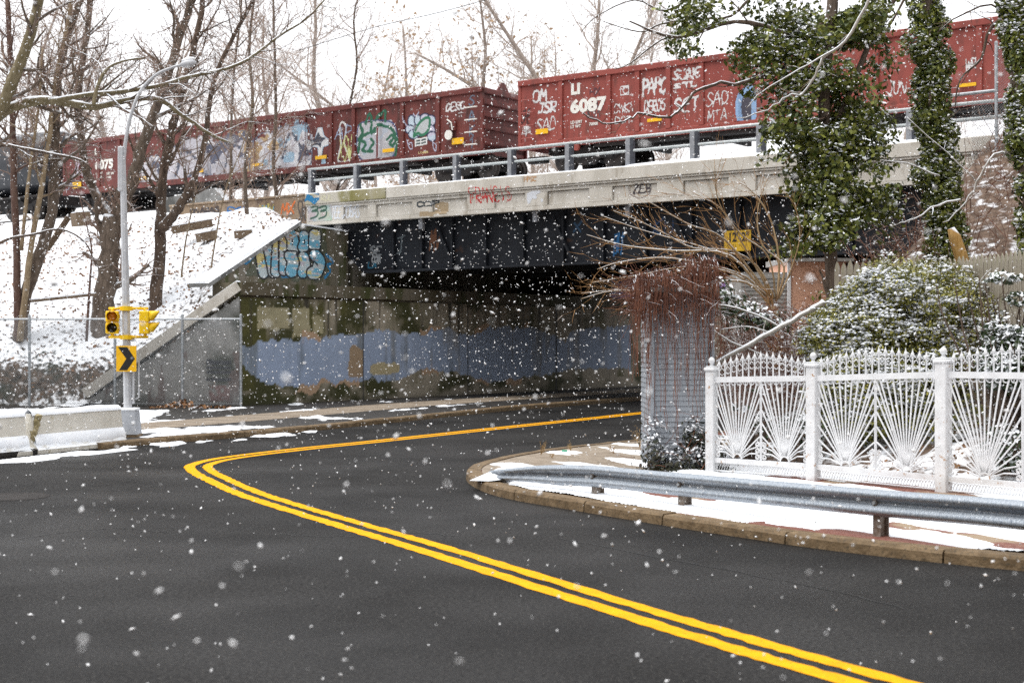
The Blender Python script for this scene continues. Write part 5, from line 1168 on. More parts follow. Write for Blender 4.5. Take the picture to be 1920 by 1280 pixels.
# =================================================================== VEGETATION
def perp(t, rng):
    v = Vector((rng.gauss(0, 1), rng.gauss(0, 1), rng.gauss(0, 1))); v = v - t * v.dot(t)
    return v.normalized() if v.length > 1e-5 else Vector((1, 0, 0))
def limb(p, d, L, r, rng, n=6, wob=.18, up=.05, droop=0.0, tip=.25):
    pts = [Vector(p)]; d = Vector(d).normalized(); rad = [r]
    for i in range(n):
        d = (d + perp(d, rng) * rng.gauss(0, wob) + Vector((0, 0, up - droop * i / n))).normalized()
        pts.append(pts[-1] + d * (L / n)); rad.append(r * (1 - (1 - tip) * (i + 1) / n))
    return pts, rad
MINR = [.009]
def sprout(mbs, path, rad, lv, rng, cfg, st=.15):
    # cfg: per level (spacing, length, angle lo, hi, radius factor, up, wob, nseg)
    if lv >= len(cfg): return
    sp, L, a0, a1, rf, up, wob, ns = cfg[lv]
    tot = sum((path[i + 1] - path[i]).length for i in range(len(path) - 1)); s = tot * st + rng.random() * sp
    mb = mbs[min(lv, len(mbs) - 1)]; acc = 0; i = 0
    while s < tot:
        while i < len(path) - 2 and acc + (path[i + 1] - path[i]).length < s: acc += (path[i + 1] - path[i]).length; i += 1
        seg = path[i + 1] - path[i]; u = (s - acc) / max(seg.length, 1e-6); u = min(max(u, 0), 1); p = path[i] + seg * u; r = rad[i] + (rad[i + 1] - rad[i]) * u
        t = seg.normalized(); ang = math.radians(rng.uniform(a0, a1)); d = t * math.cos(ang) + perp(t, rng) * math.sin(ang)
        ll = L * rng.uniform(.5, 1.25) * (1 - .35 * s / tot); rr = max(min(r * rf, r * .8), MINR[0])
        pt, rd = limb(p, d, ll, rr, rng, ns, wob, up); mb.tube(pt, rd, 6 if rr > .05 else 4 if rr > .018 else 3, False)
        sprout(mbs, pt, rd, lv + 1, rng, cfg, .12); s += sp * rng.uniform(.6, 1.4)
def tree(name, label, limbs, mat, cfg, seed, tmat=None, group='bare trees', twig=None, st=.3, cat='tree', leaves=None, base=None, kink=.18):
    rng = random.Random(seed); p0 = base or limbs[0][0][0]
    root = thing(name, label, cat, tuple(p0), 'W', group)
    tr = MB(); br_ = MB(); tw = MB(); stm = []
    for pts, r0, r1 in limbs:
        sp_ = [Vector(q) for q in spline(pts, 4)]
        sp_ = [q + Vector((rng.gauss(0, .4), rng.gauss(0, .4), rng.gauss(0, .4) if kink > .2 else 0)) * r0 * kink for q in sp_]
        n = len(sp_); rd = [(r0 + (r1 - r0) * k / (n - 1)) * (1 + rng.gauss(0, .04)) for k in range(n)]
        tr.tube(sp_, rd, 9 if r0 > .1 else 6, True); stm.append((sp_, rd))
    for sp_, rd in stm: sprout([br_, tw], sp_, rd, 0, rng, cfg, st)
    tr.build('trunk', mat, root, True)
    if br_.v: br_.build('branches', tmat or mat, root)['kind'] = 'stuff'
    if tw.v: tw.build('twigs', twig or tmat or mat, root)['kind'] = 'stuff'
    if leaves:
        cnt, size, lm = leaves; vs = np.array(tw.v); idx = np.random.RandomState(seed).randint(0, len(vs), cnt)
        leafmesh(vs[idx] + np.random.RandomState(seed + 1).normal(0, .05, (cnt, 3)), size, seed, 'leaves', M[lm], root)
    return root
def leafmesh(c, size, seed, name, mat, parent, outward=None, upb=0.0, asp=.62, jitter=.45):
    rs = np.random.RandomState(seed); n = len(c); nr = rs.normal(0, 1, (n, 3))
    if outward is not None: nr = nr * .75 + outward * 1.0
    nr[:, 2] += upb; nr /= np.linalg.norm(nr, axis=1)[:, None] + 1e-9
    a = np.cross(nr, rs.normal(0, 1, (n, 3))); a /= np.linalg.norm(a, axis=1)[:, None] + 1e-9; b = np.cross(nr, a)
    sz = (size * (1 + jitter * rs.uniform(-1, 1, n)))[:, None]; bend = nr * sz * .18
    v = np.stack([c - a * sz * .5, c + b * sz * asp * .5 - bend * .6 - a * sz * .08, c + a * sz * .55 - bend, c - b * sz * asp * .5 - bend * .6 - a * sz * .08], 1).reshape(-1, 3)
    f = np.arange(4 * n).reshape(-1, 4); g = np.array(ORG.get(parent.name, (0, 0, 0)))
    me = np_mesh(name, v - g, f); at = me.attributes.new('rnd', 'FLOAT', 'POINT'); rv = np.repeat(rs.uniform(0, 1, n) ** 1.3, 4)
    at.data.foreach_set('value', rv.astype(np.float32)); o = link(name, me, mat, parent); o['kind'] = 'stuff'; return o

OC = np.array([(1, 0, 0), (-1, 0, 0), (0, 1, 0), (0, -1, 0), (0, 0, 1), (0, 0, -1)], float)
OF = np.array([(0, 2, 4), (2, 1, 4), (1, 3, 4), (3, 0, 4), (2, 0, 5), (1, 2, 5), (3, 1, 5), (0, 3, 5)])
def flat_lumps(c, r, flat, seed, name, mat, parent):
    rs = np.random.RandomState(seed); n = len(c); sc = r * rs.uniform(.6, 1.5, (n, 3)) * np.array([1, 1, flat]); an = rs.uniform(0, 6.28, n)
    v = OC[None] * sc[:, None]; x = v[..., 0] * np.cos(an)[:, None] - v[..., 1] * np.sin(an)[:, None]; y = v[..., 0] * np.sin(an)[:, None] + v[..., 1] * np.cos(an)[:, None]
    v = np.stack([x, y, v[..., 2] + rs.uniform(-.25, .25, n)[:, None] * x], -1) + c[:, None] - np.array(ORG.get(parent.name, (0, 0, 0)))
    f = (np.arange(n)[:, None, None] * 6 + OF[None]).reshape(-1, 3); o = link(name, np_mesh(name, v.reshape(-1, 3), f, True), mat, parent); o['kind'] = 'stuff'; return o
# ---- left bank trees
CB = [(.42, 3.0, 30, 70, .45, .05, .24, 9), (.22, 1.4, 30, 65, .5, .04, .26, 6), (.15, .55, 25, 60, .6, .02, .26, 3)]
def pp(Y, *a, dY=0): return [P(x, y, Y + dY * k / max(len(a) - 1, 1)) for k, (x, y) in enumerate(a)]
tree('bare_tree', 'thick forked bare tree rising behind the left traffic signal', [
    (pp(51.3, (190, 640), (196, 560), (205, 470), (211, 405)), .44, .33),
    (pp(51.3, (207, 410), (192, 385), (174, 352), (159, 312), (152, 255), (146, 210), (150, 140), (162, 70), (172, -30), dY=1.5), .19, .10),
    (pp(51.3, (213, 410), (228, 390), (248, 340), (268, 270), (298, 190), (325, 110), (352, 20), (366, -40), dY=-1), .27, .10)], M['bark'], CB, 11, None, 'bare trees on the left bank', M['twig_red'], .35)
tree('bare_tree', 'dark bare tree with a broken snowy limb right of the lamp post', [
    (pp(51.6, (288, 640), (293, 560), (299, 470), (301, 400), (305, 330), (322, 250), (342, 170), (366, 80), (384, -20), dY=1), .25, .09),
    (pp(51.6, (302, 430), (322, 408), (345, 372), (366, 338), dY=-.6), .20, .15),
    (pp(51.6, (362, 345), (372, 310), (385, 262), (392, 200), (405, 140), (432, 80), (470, 10), (490, -30), dY=.5), .12, .06)], M['bark_dk'], CB, 12, None, 'bare trees on the left bank', M['twig_red'], .35)
tree('bare_tree', 'leaning grey tree of the clump at the left edge', [(pp(50.6, (38, 640), (44, 570), (72, 480), (96, 400), (104, 300), (104, 200), (118, 100), (150, 0), dY=.6), .26, .11)], M['bark'], CB, 13, None, 'bare trees on the left bank', M['twig_red'], .4)
tree('bare_tree', 'straight reddish trunk at the left edge of the clump', [(pp(50.4, (36, 640), (33, 560), (30, 430), (24, 280), (22, 150), (14, 0)), .15, .09)], M['bark_red'], CB, 14, None, 'bare trees on the left bank', M['twig_red'], .45)
tree('bare_tree', 'slim tan trunk leaning right among the left clump', [(pp(50.2, (37, 640), (48, 545), (60, 450), (80, 340), (94, 250), (104, 150), (130, 30), (138, -30), dY=.5), .12, .05), (pp(50.2, (40, 470), (50, 370), (60, 290), (72, 200), (80, 90)), .08, .04)], M['bark_tan'], CB, 15, None, 'bare trees on the left bank', M['twig_red'], .4)
tree('bare_tree', 'tree with a long snow-laden limb reaching in from the left edge', [
    (pp(41, (-190, 760), (-150, 560), (-80, 330), (-20, 230)), .32, .22),
    (pp(41, (-22, 240), (0, 215), (40, 195), (90, 188), (140, 195), (182, 200), (250, 186), (300, 187), (335, 212), (395, 252), (432, 268), dY=2), .18, .035),
    (pp(41, (-22, 240), (8, 190), (38, 115), (62, 45), (78, -30), dY=-.5), .19, .13),
    (pp(41, (175, 200), (182, 165), (200, 130), (230, 115), (272, 108), dY=.5), .065, .03),
    (pp(41, (95, 190), (160, 178), (225, 172), (300, 160), (350, 145), (420, 130), (470, 108), (520, 70), (575, 35), (612, -5), dY=3), .085, .03)], M['bark_olive'], [(.36, 2.1, 30, 70, .42, .05, .26, 8), (.22, .95, 30, 65, .5, .03, .26, 6), (.15, .4, 25, 60, .6, .02, .25, 3)], 16, M['bark'], 'bare trees on the left bank', M['twig_red'], .15)
tree('bare_tree', 'low snowy limb crossing in front of the tank car', [
    (pp(45, (-140, 740), (-110, 500), (-70, 330)), .2, .12), (pp(45, (-75, 340), (-10, 276), (40, 278), (105, 290), (150, 300), (172, 318), dY=.4), .075, .03), (pp(45, (-75, 520), (0, 455), (60, 440), (115, 430), (160, 455), (180, 500), dY=.6), .06, .02)], M['bark_dk'], [(.7, 1.2, 30, 70, .5, .05, .25, 6), (.3, .5, 30, 65, .5, .03, .25, 4)], 17, None, 'bare trees on the left bank', M['twig_red'], .2)
tree('sapling', 'thin reddish sapling behind the chain link fence left of the signals', [(pp(49.6, (162, 640), (168, 540), (172, 470), (164, 430), (150, 370)), .05, .015)], M['bark_red'], [(.5, .7, 30, 60, .5, .05, .2, 5), (.3, .3, 30, 60, .5, .05, .2, 3)], 18, None, 'bare trees on the left bank', M['twig_red'], .3)
for k, (x, dx, y0) in enumerate(((452, 30, 520), (400, -10, 500))):
    tree('sapling', ('thin bent sapling beside the sloping coping', 'thin sapling above the wing wall')[k], [(pp(52.5 + k, (x - 60, y0 + 20), (x - 50, y0 - 60), (x - 30, y0 - 160), (x - 20 + dx, y0 - 270), (x + dx, y0 - 380)), .04, .012)], M['bark_tan'], [(.4, 1.0, 30, 60, .5, .05, .2, 5), (.25, .4, 30, 60, .5, .05, .2, 3)], 30 + k, None, 'bare trees on the left bank', M['twig_red'], .3)
# twiggy trees in the middle distance left of the bridge
mid = [(470, 59, .10), (540, 61, .09), (590, 63, .09), (430, 62, .08)]
for k, (x, Y, rr) in enumerate(mid):
    rg = random.Random(60 + k); x0 = x + rg.uniform(-10, 10); pts = [P(x0, 420, Y)]
    pts = [(pts[0][0], Y, 6.6 if x > 400 else 8.0)]
    for j in range(1, 6): q = pts[-1]; pts.append((q[0] + rg.gauss(.2, .45), q[1] + rg.gauss(0, .4), q[2] + 2.7))
    tree('bare_tree', ('twiggy tree behind the bubble letter wall', 'slim tree at the left end of the railing', 'slim tree rising behind the star graffiti', 'twiggy tree above the fallen timbers', 'bare tree right behind the curved lamp arm', 'tall bare tree behind the broken limb', 'bare tree in front of the tank car')[k], [(pts, rr, .03)], M['bark'], [(.40, 3.0, 30, 65, .45, .05, .24, 8), (.26, 1.3, 30, 60, .5, .04, .24, 5), (.2, .5, 25, 55, .6, .02, .2, 3)], 70 + k, M['twig_red'], 'bare trees around the train', M['twig_red'], .1)
# far trees behind the train
MINR[0] = .017
far = [(640, 86, .30, 'dark-trunked far tree above the dark star', 0), (875, 92, .30, 'far tree with tan leaves above the red gondola gap', 1), (1060, 90, .42, 'large far tree with spreading limbs behind car 6087', 2), (745, 100, .22, 'far tree with clinging tan leaves left of centre', 1), (1180, 98, .3, 'far tree rising above the boxed stencil on car 6087', 0), (975, 104, .25, 'faint far tree behind the gap between cars', 0), (520, 96, .26, 'far tree above the long mural', 0), (1260, 106, .28, 'faint far tree left of the ivy', 0), (380, 100, .28, 'far tree behind the lamp head', 0), (200, 98, .28, 'far tree behind the thick forked tree', 0), (60, 94, .28, 'far tree behind the black tank car', 0), (805, 110, .2, 'slim far tree above the green graffiti', 1), (1700, 112, .25, 'far tree between the two ivy trunks', 0), (450, 112, .22, 'slim far tree behind the grey mural', 0), (690, 108, .2, 'thin far tree right of the star', 0)]
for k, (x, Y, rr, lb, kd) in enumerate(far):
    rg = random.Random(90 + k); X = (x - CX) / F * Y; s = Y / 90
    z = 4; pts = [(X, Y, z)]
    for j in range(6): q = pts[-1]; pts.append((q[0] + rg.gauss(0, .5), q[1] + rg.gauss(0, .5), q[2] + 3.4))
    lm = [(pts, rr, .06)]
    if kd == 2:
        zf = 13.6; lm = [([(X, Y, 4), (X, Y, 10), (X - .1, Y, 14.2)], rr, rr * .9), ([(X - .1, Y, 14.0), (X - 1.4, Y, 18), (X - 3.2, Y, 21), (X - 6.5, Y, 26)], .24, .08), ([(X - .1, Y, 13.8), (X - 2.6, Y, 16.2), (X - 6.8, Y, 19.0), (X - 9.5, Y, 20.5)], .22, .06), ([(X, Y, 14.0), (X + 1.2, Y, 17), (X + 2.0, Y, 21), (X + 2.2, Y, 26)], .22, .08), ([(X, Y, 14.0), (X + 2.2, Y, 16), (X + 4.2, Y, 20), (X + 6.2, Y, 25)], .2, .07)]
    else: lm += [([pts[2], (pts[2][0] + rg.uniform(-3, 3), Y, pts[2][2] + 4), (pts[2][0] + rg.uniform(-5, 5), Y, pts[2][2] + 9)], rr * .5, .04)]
    tree('bare_tree', lb, lm, M['bark_hazed'], [(.62, 4.8, 30, 62, .45, .06, .22, 8), (.40, 2.0, 30, 62, .5, .04, .24, 6), (.3, .9, 25, 55, .7, .02, .22, 3)], 100 + k, M['twig_hazed'], 'far bare trees behind the train', M['twig_hazed'], .12, leaves=(1100, .24, 'dry_leaf') if kd == 1 else None)
# low brush on the far bank
rg = random.Random(77); mb = MB(); mb2 = MB()
for k in range(420):
    x = rg.uniform(-40, 26); Y = rg.uniform(74, 92)
    if .6 * x + .8 * Y < 59 or .8 * x - .6 * Y > -43: continue
    z = float(fbz(np.array([x]), np.array([Y]))[0])
    pt, rd = limb((x, Y, z - .2), (rg.gauss(0, .3), rg.gauss(0, .3), 1), rg.uniform(1.8, 4.5), rg.uniform(.03, .06), rg, 6, .2); mb.tube(pt, rd, 3, False); sprout([mb2, mb2], pt, rd, 0, rg, [(.35, 1.0, 30, 60, .6, .04, .2, 4)], .2)
bb = mb.build('brush', M['twig_hazed']); tag(bb, 'low tan brush on the far side of the tracks seen under the train', 'brush', kind='stuff'); mb2.build('twigs', M['twig_hazed'], bb)['kind'] = 'stuff'

# ---- ivy-clad trees on the right
MINR[0] = .007
def ivy(label, limbs, masses, seed, n_per, size=.10, cfg=None, twm=None, thr=.455):
    root = tree('ivy_tree', label, limbs, M['bark'], cfg or [(1.2, 1.5, 40, 80, .4, .03, .22, 6), (.35, .6, 30, 65, .5, .02, .25, 4), (.2, .3, 30, 60, .6, .0, .2, 3)], seed, None, 'ivy-clad trees on the right', twm or M['twig_red'], .1)
    rs = np.random.RandomState(seed); C = []; O = []
    for (c, rx, ry, rz, n) in masses:
        k = int(n * n_per); d = rs.normal(0, 1, (k, 3)); d /= np.linalg.norm(d, axis=1)[:, None]
        rad = rs.uniform(.35, 1.0, k) ** .6; q = d * rad[:, None] * np.array([rx, ry, rz]) + np.array(c)
        ph = fbm(q[:, 0] * 1.5 + q[:, 1] * .6, q[:, 2] * 1.5, seed, 3); ke = ph > thr; C.append(q[ke]); O.append(d[ke])
    C = np.concatenate(C); O = np.concatenate(O); leafmesh(C, size, seed, 'ivy_leaves', M['ivy'], root, O, .35)
    pk_ = C[(fbm(C[:, 0] * 2.2 + C[:, 1], C[:, 2] * 2.2, seed + 3, 3) > .52) & (rs.uniform(0, 1, len(C)) < .16)] + np.array([0, 0, .03]); flat_lumps(pk_, .045, .45, seed, 'snow_clumps', M['snow'], root)
    return root
def trunk_masses(path, r, n, jitter=.3, seed=0):
    rs = random.Random(seed); out = []; sp_ = spline(path, 8)
    for q in sp_: out.append(((q[0] + rs.gauss(0, jitter * r), q[1] + rs.gauss(0, jitter * r * .5), q[2]), r * rs.uniform(.7, 1.2), r * rs.uniform(.7, 1.1), r * rs.uniform(.7, 1.25), n))
    return out
Y1 = 31.5
t1 = [P(1575, 830, Y1), P(1568, 640, Y1), P(1558, 480, Y1), P(1550, 330, Y1), P(1545, 180, Y1), P(1560, 40, Y1), P(1575, -120, Y1)]
ms = trunk_masses(t1[2:], 1.05, 1, .35, 1)
for (x, y, rx, rz, n) in ((1520, 120, 1.4, .8, 1.2), (1450, 60, 1.0, .6, .8), (1350, 40, 1.0, .45, .8), (1290, 75, .55, .45, .5), (1300, 10, .8, .5, .6), (1590, 70, .9, .9, 1), (1470, 330, .85, .7, .9), (1520, 300, 1.2, 1.0, 1.2), (1620, 330, .8, .8, .9), (1600, 210, .8, .9, .9), (1545, 470, .9, .8, 1.2), (1490, 440, .6, .55, .7), (1600, 440, .6, .6, .8), (1550, 545, .40, .5, .6), (1500, 230, .9, .7, .9), (1430, 150, .6, .45, .5), (1640, 120, .5, .5, .5), (1420, 20, .9, .6, .9), (1590, 10, 1.0, .7, 1), (1480, 10, 1.0, .6, .9), (1640, 250, .55, .6, .6), (1440, 380, .5, .5, .5), (1660, 380, .4, .5, .4), (1560, 400, 1.0, .8, 1), (1400, 100, .6, .5, .6), (1380, 70, .9, .45, .9), (1320, 45, .9, .5, .8), (1270, 30, .6, .45, .5), (1440, 90, .9, .5, .8), (1620, 40, .8, .6, .8)):
    ms.append((P(x, y, Y1), rx, .9, rz, n))
ivy('broad ivy-covered tree in front of the bridge right of centre', [(t1, .16, .12), (pp(Y1, (1550, 150), (1480, 70), (1380, 40), (1270, 70), (1180, 40), dY=-.5), .09, .02), (pp(Y1, (1548, 280), (1590, 180), (1640, 60), (1690, -20)), .08, .05)], ms, 201, 800, .125, thr=.50)
br1 = tree('snowy_branch', 'crooked dark bough with snow hanging before car 6087', [
    (pp(31.6, (1560, 20), (1480, 120), (1392, 155), (1340, 160), (1300, 175), (1275, 205), (1248, 220), (1195, 215), (1165, 232), (1120, 228), (1092, 212), dY=-2.0), .05, .014)], M['bark_dk'], [(.35, .8, 30, 75, .45, .0, .3, 6), (.2, .35, 30, 65, .5, .0, .25, 4)], 210, None, None, M['twig_red'], .3, cat='branch', kink=1.0)
br2 = tree('snowy_branch', 'pale snow-covered bough curving across the ivy', [
    (pp(29.6, (1640, -30), (1600, 60), (1545, 110), (1525, 150), (1500, 178), (1475, 180), (1440, 205), (1390, 222), dY=.3), .034, .012), (pp(29.6, (1560, 95), (1500, 130), (1430, 170), (1400, 205)), .02, .008)], M['dead'], [(.4, .7, 30, 70, .45, .0, .3, 6), (.2, .3, 30, 65, .5, .0, .25, 4)], 211, None, None, M['twig_red'], .2, cat='branch', kink=1.2)
br3 = tree('snowy_branch', 'thin snowy boughs against the sky above car 6087', [
    (pp(33, (1420, -20), (1370, 30), (1310, 35), (1240, 45), (1200, 60), (1130, 40)), .04, .01), (pp(33, (1380, 25), (1300, 60), (1240, 75), (1180, 120), (1150, 130)), .03, .01), (pp(33, (1330, -30), (1250, 20), (1190, 0), (1120, 30), (1090, 60)), .03, .008)], M['bark'], [(.3, .9, 30, 70, .5, .0, .28, 6), (.2, .4, 30, 65, .5, .0, .25, 4)], 212, None, None, M['twig_red'], .2, cat='branch')
Y2 = 33
t2 = [P(1768, 620, Y2), P(1770, 480, Y2), P(1762, 360, Y2), P(1748, 220, Y2), P(1742, 100, Y2), P(1738, -80, Y2)]
ivy('slim ivy-wrapped trunk right of the broad ivy tree', [(t2, .2, .15)], trunk_masses(t2[1:], .47, 1, .22, 2), 202, 900, .10, [(1.6, 1.2, 40, 80, .35, .05, .22, 6), (.4, .5, 30, 65, .5, .02, .25, 4)], thr=.30)
Y3 = 30
t3 = [P(1940, 500, Y3), P(1925, 300, Y3), P(1912, 150, Y3), P(1905, 0, Y3), P(1900, -120, Y3)]
ivy('ivy-wrapped trunk at the right edge of the photo', [(t3, .2, .15)], trunk_masses(t3, .38, 1, .2, 3), 203, 800, .095, [(2.0, 1.2, 40, 80, .35, .05, .22, 6), (.4, .5, 30, 65, .5, .02, .25, 4)], thr=.30)
tree('bare_tree', 'bare branches at the top right between the ivy trunks', [(pp(32, (1960, 200), (1880, 20), (1800, 30), (1760, 60)), .04, .01), (pp(32, (1950, -20), (1860, 50), (1840, 110), (1800, 150), (1790, 210)), .05, .012), (pp(32, (1700, -10), (1660, 60), (1620, 90)), .03, .01)], M['bark_dk'], [(.35, .9, 30, 75, .45, .0, .28, 6), (.2, .4, 30, 65, .5, .0, .25, 4)], 213, None, 'bare trees on the right bank', M['twig_red'], .2)
tree('snowy_branch', 'snow-coated zigzag branches above the picket fence', [(pp(30, (1980, 250), (1900, 285), (1865, 290), (1830, 345), (1810, 380), (1770, 420)), .035, .012), (pp(30, (1930, 330), (1885, 280), (1900, 300)), .03, .012), (pp(30, (1800, 375), (1745, 390), (1715, 410), (1680, 420)), .03, .01), (pp(30, (1760, 330), (1700, 305), (1650, 300)), .02, .008), (pp(30, (1830, 340), (1780, 290), (1700, 220)), .015, .008)], M['dead'], [(.35, .5, 30, 75, .5, .0, .3, 5), (.2, .25, 30, 65, .5, .0, .25, 3)], 214, None, None, M['dead'], .2, cat='branch', kink=1.2)
st_ = thing('tree_stump', 'broken orange-brown stump above the picket fence', 'stump', P(1800, 500, 31.5)); MB().tube([P(1812, 520, 31.5), P(1802, 480, 31.5), P(1790, 445, 31.5), P(1783, 428, 31.5)], [.17, .15, .14, .08], 10).build('trunk', M['stump'], st_, True)
# brush on the right bank
rg = random.Random(33); mb = MB(); mb2 = MB()
for k in range(1000):
    X = rg.uniform(7.5, 20); Y = rg.uniform(28, 43); t = .8 * X - .6 * Y; d = .6 * X + .8 * Y
    if d > 41.2 or t < -16 or d < 29.5: continue
    z = float(yardz(np.array([X]), np.array([Y]))[0]); pt, rd = limb((X, Y, z - .1), (rg.gauss(0, .6), rg.gauss(0, .5), 1), rg.uniform(.8, 2.2), rg.uniform(.009, .018), rg, 6, .28, .0, .12); mb.tube(pt, rd, 3, False); sprout([mb2, mb2], pt, rd, 0, rg, [(.22, .55, 30, 70, .6, .0, .25, 4)], .15)
bb = mb.build('brush', M['vine']); tag(bb, 'tangled reddish brush on the right railway bank', 'brush', kind='stuff'); mb2.build('twigs', M['twig_red'], bb)['kind'] = 'stuff'
# golden multi-stem shrub
MINR[0] = .0055
Y4 = 31.0; rg = random.Random(44)
fan = [((1448, 575), (1400, 520), (1320, 495), (1240, 483), (1160, 492), (1120, 505)), ((1450, 570), (1410, 490), (1340, 470), (1290, 455), (1200, 430), (1130, 405)), ((1450, 565), (1400, 530), (1300, 528), (1180, 540), (1090, 550)), ((1455, 560), (1440, 480), (1390, 440), (1350, 390), (1310, 370), (1230, 360)), ((1452, 560), (1420, 500), (1370, 470), (1300, 465), (1250, 440), (1200, 415), (1150, 395)), ((1458, 560), (1460, 480), (1440, 400), (1400, 350), (1370, 340)), ((1450, 570), (1380, 515), (1290, 500), (1200, 515), (1110, 530)), ((1455, 565), (1470, 500), (1430, 460), (1420, 400), (1440, 330)), ((1446, 575), (1400, 530), (1330, 530), (1240, 545), (1150, 545), (1090, 560)), ((1460, 560), (1485, 500), (1500, 440), (1490, 380)), ((1450, 560), (1400, 470), (1370, 420), (1345, 370), (1340, 310)), ((1448, 580), (1400, 575), (1330, 570), (1260, 585)), ((1446, 570), (1370, 480), (1260, 470), (1170, 460), (1100, 440)), ((1446, 560), (1360, 450), (1290, 420), (1220, 380))]
lm = [([P(1462, 850, Y4), P(1458, 700, Y4), P(1450, 570, Y4)], .12, .09)] + [(pp(Y4, *f_, dY=rg.uniform(-1.4, .8)), rg.uniform(.020, .034), .008) for f_ in fan]
tree('golden_shrub', 'golden brown bare shrub fanning left in front of the girder', lm, M['twig_pale'], [(.27, 1.25, 12, 42, .40, .04, .14, 7), (.28, .5, 15, 45, .6, .04, .14, 4)], 215, M['twig_gold'], None, M['twig_gold'], .18, 'shrub')
# fallen pale trunk
fl = tree('fallen_log', 'pale snow-covered fallen trunk leaning over the white fence', [(pp(26.5, (1332, 690), (1350, 676), (1430, 632), (1500, 592), (1545, 566)), .042, .055), (pp(26.5, (1460, 612), (1420, 590), (1370, 575), (1330, 570)), .022, .016), (pp(26.5, (1440, 622), (1400, 612), (1350, 618)), .016, .010), (pp(26.5, (1330, 614), (1370, 640), (1430, 665), (1480, 690)), .02, .014)], M['dead'], [(.6, .5, 30, 70, .4, .0, .25, 5), (.25, .2, 30, 60, .5, 0, .2, 3)], 216, None, None, M['vine'], .3, 'log', kink=.5)
# vines hanging over the shed
rg = random.Random(55); vr = thing('hanging_vines', 'mass of red-brown leafless vines hanging over the blue grey shed', 'vines', (s0x + .5, s0y, 3.2))
mb = MB(); mb2 = MB()
for k in range(520):
    x = s0x + rg.uniform(-.34, 1.14) ; y = s0y + rg.uniform(-.22, .1) if rg.random() < .75 else s0y + rg.uniform(.1, 1.6); z = 3.22 + rg.uniform(-.05, .35) + .25 * (x > s0x + .55)
    L = rg.choice((rg.uniform(.25, .6), rg.uniform(.3, .8), rg.uniform(.4, 1.0), rg.uniform(1.0, 2.7)))
    if x < s0x - .1 or x > s0x + 1.05: L = min(L, 1.5)
    pts = [Vector((x + rg.gauss(0, .25), y + .25 + rg.uniform(0, .4), z - .05)), Vector((x, y, z + rg.uniform(0, .1)))]; n = max(4, int(L / .16)); q = pts[-1].copy(); q.y = min(q.y, s0y - .04) if (y < s0y + .12) else q.y
    pts.append(q + Vector((0, -.06, -.06))); q = pts[-1].copy()
    for j in range(n): q = q + Vector((rg.gauss(0, .018), rg.gauss(0, .010), -L / n)); q.y = min(q.y, s0y - .035) if (y < s0y + .12) else q.y; q.z = max(q.z, .2); pts.append(q.copy())
    r0 = rg.uniform(.003, .0055); mb.tube(pts, [r0] * len(pts), 3, False)
for k in range(650):
    p = Vector((s0x + rg.uniform(-.4, 1.15), s0y + rg.uniform(-.25, 1.3), 3.15 + rg.uniform(-.3, .35))); pt, rd = limb(p, (rg.gauss(0, 1), rg.gauss(0, 1), rg.gauss(.1, .5)), rg.uniform(.25, .7), .005, rg, 5, .35, -.05, .2, .5); mb2.tube(pt, rd, 3, False)
mb.build('hanging_stems', M['vine'], vr)['kind'] = 'stuff'; mb2.build('tangle', M['vine'], vr)['kind'] = 'stuff'
# vine and bramble thicket between shed and yew
mb = MB(); bt_ = thing('bramble_thicket', 'dark red-brown bramble thicket between the shed and the snowy yew', 'brambles', (5, 27.5, .5))
for k in range(1500):
    x = rg.uniform(1345, 1560); y = rg.uniform(570, 740); p = Vector(P(x, y, rg.uniform(26.8, 29.5))); 
    pt, rd = limb(p, (rg.gauss(0, .6), rg.gauss(0, .5), rg.gauss(-.5, .5)), rg.uniform(.4, 1.1), .0055, rg, 5, .25, 0, .2, .5); mb.tube(pt, rd, 3, False)
mb.build('stems', M['vine'], bt_)['kind'] = 'stuff'
# leafy snow-dusted creeper along the top and round the shed foot
def creeper(label, cs, n, size, mat, seed):
    root = thing('creeper', label, 'creeper', tuple(cs[0][0])); rs = np.random.RandomState(seed); C = []
    for c, rx, ry, rz in cs: d = rs.normal(0, .5, (n, 3)) * np.array([rx, ry, rz]) + np.array(c); d[:, 2] = np.maximum(d[:, 2], .16); C.append(d)
    C = np.concatenate(C); leafmesh(C, size, seed, 'leaves', M[mat], root, None, .5); rg_ = random.Random(seed); mb = MB()
    for k in range(60): q = Vector(C[rg_.randrange(len(C))]); pt, rd = limb(q, (rg_.gauss(0, 1), rg_.gauss(0, 1), rg_.gauss(0, .6)), .5, .006, rg_, 5, .3); mb.tube(pt, rd, 3, False)
    mb.build('stems', M['vine'], root)['kind'] = 'stuff'
creeper('dark creeper with small snowy leaves round the foot of the shed', [((s0x + .0, s0y - .15, .45), .3, .25, .6), ((s0x + .4, s0y - .2, .25), .5, .25, .4), ((s0x + .85, s0y - .2, .25), .45, .25, .45), ((s0x + .75, s0y - .1, .7), .3, .10, .35), ((s0x + 1.1, s0y - .2, .3), .25, .2, .5)], 430, .065, 'ivy_low', 301)
creeper('snow-laden leafy creeper along the wall top right of the shed', [(P(x, y, 27.2), .5, .3, .22) for x, y in ((1325, 540), (1350, 560), (1380, 580), (1410, 595), (1440, 607))], 330, .09, 'holly', 302)
